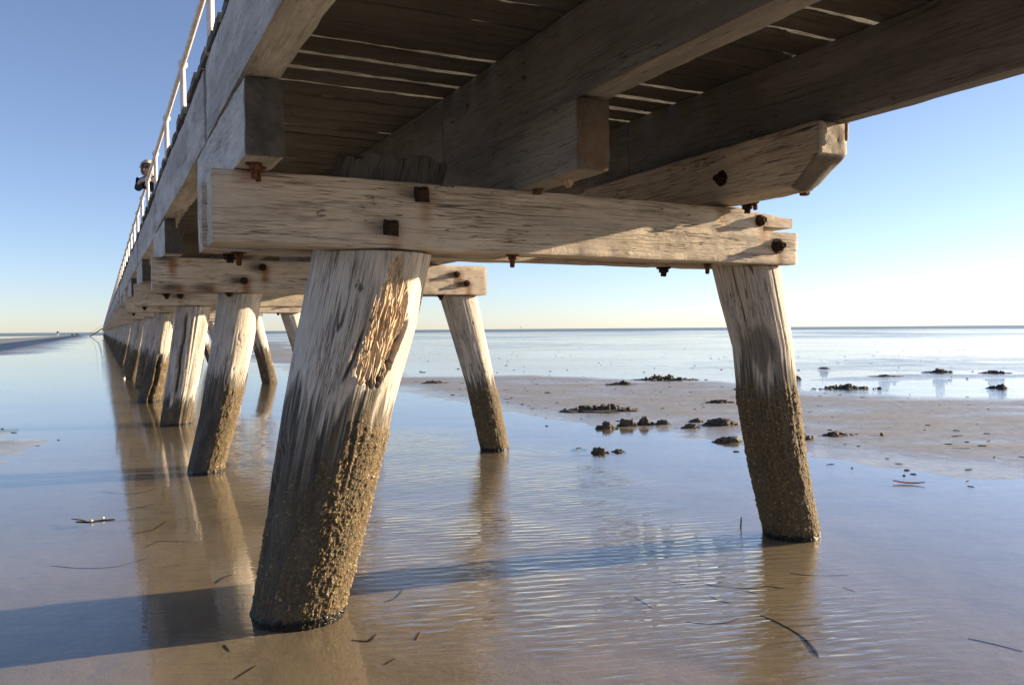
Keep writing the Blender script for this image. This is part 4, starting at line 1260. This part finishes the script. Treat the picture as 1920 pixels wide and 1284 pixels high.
    for nm in p.children:
        if nm.name.split('.')[0] in ('hair', 'sunglasses', 'nose', 'mouth'): nm.location = (0.135, 0, -0.355)
    return p
build_leaning_person()

# distant person on the left sand spit, with a white folding chair beside
def build_far_person():
    y = 318.0; x = -14.1
    J = []; E = []
    def add(pt, r, par=None):
        J.append((pt, r))
        if par is not None: E.append((par, len(J) - 1))
        return len(J) - 1
    pel = add((0, 0, 1.0), (.20, .15)); w = add((0, 0, 1.2), (.22, .16), pel); ch = add((0.03, 0, 1.45), (.26, .17), w)
    nk = add((0.05, 0, 1.66), .07, ch); add((0.07, 0, 1.80), .11, nk)
    for s in (-1, 1):
        a = add((0.24 * s, 0, 1.52), .08, ch); e = add((0.28 * s, -.08, 1.22), .065, a); add((0.2 * s, -.25, 1.15), .05, e)
        h = add((0.11 * s, 0, .92), .11, pel); k = add((0.17 * s, -.03, .5), .08, h); f = add((0.24 * s, 0, .08), .06, k); add((0.24 * s, -.15, .04), .05, f)
    p = link("person", None, None, (x, y, 0.0), (0, 0, 0), "tiny far-off person in a brown coat standing at the sea's edge on the left", "person")
    b = skin_person("body", J, E, 0, simple("brown_coat", (0.12, 0.09, 0.07), .8, .2), 1)
    bake_object(b); b.parent = p
    me = b.data; me.materials.append(simple("pale_trousers", (0.55, 0.52, 0.5), .8, .2)); me.materials.append(M['skin'])
    mi = np.array([1 if f.center.z < 0.85 else (2 if f.center.z > 1.68 else 0) for f in me.polygons]); me.polygons.foreach_set("material_index", mi)
    bm = bmesh.new(); bmesh.ops.create_uvsphere(bm, u_segments=12, v_segments=8, radius=.125)
    for v in bm.verts: v.co.x += .07; v.co.z = v.co.z * .8 + 1.86
    link("hair", bm_mesh("hair", bm, M['hair'], True), p)
build_far_person()

# folded heap of gear far along the spit
link("gear_bag", lump_mesh("gear_bag", [(-0.9, 0, 0.8, 0.5), (0.7, 0, 0.6, 0.9), (1.6, 0.2, 0.4, 0.5)], 500, simple("dark_canvas", (0.03, 0.03, 0.035), .8, .2, 0, .3, 2)), None,
     (-11.4, 420, 0.0), (0, 0, 0), "tiny dark bundle lying at the sea's edge between the far person and the jetty", "bundle")
# stair from the jetty to the sand
def stair():
    s = link("jetty_stair", None, None, (-0.45, 250, 0), label="tiny dark stair sloping from the far jetty down to the sand on its left", cat="stair")
    dark = simple("dark_stair_timber", (0.05, 0.045, 0.04), .8, .2)
    L = math.hypot(3.2, 2.3); a = math.atan2(2.3, 3.2)
    for yy in (-0.55, 0.55):
        bm = bmesh.new(); bmesh.ops.create_cube(bm, size=1)
        for v in bm.verts: v.co = (v.co.x * L, v.co.y * 0.08, v.co.z * 0.28)
        bmesh.ops.bevel(bm, geom=bm.edges[:], offset=0.01, segments=1, affect='EDGES')
        link("stringer", bm_mesh("stringer", bm, dark), s, (-1.6, yy, 1.15), (0, -a, 0))
        bm = bmesh.new(); bmesh.ops.create_cube(bm, size=1)
        for v in bm.verts: v.co = (v.co.x * L, v.co.y * 0.05, v.co.z * 0.05)
        link("handrail_bar", bm_mesh("handrail_bar", bm, dark), s, (-1.6, yy, 2.0), (0, -a, 0))
    for k in range(10):
        bm = bmesh.new(); bmesh.ops.create_cube(bm, size=1)
        for v in bm.verts: v.co = (v.co.x * .28, v.co.y * 1.0, v.co.z * 0.05)
        bmesh.ops.bevel(bm, geom=bm.edges[:], offset=0.008, segments=1, affect='EDGES')
        link("tread", bm_mesh("tread", bm, dark), s, (-3.05 + .32 * k, 0, .12 + .23 * k))
stair()
# channel marker out at sea
mk = link("channel_marker", lathe_mesh("channel_marker", [(0.9, -1), (0.9, 0.2), (0.35, 0.8), (0.3, 6.0), (0.9, 6.2), (0.9, 8.0), (0.1, 8.6)], 10, simple("dark_marker_paint", (0.05, 0.06, 0.07), .6, .3)),
          None, (1024, 2010, 0), (0, 0, 0), "thin marker post on the horizon between the far slender pile and the right pile", "marker")
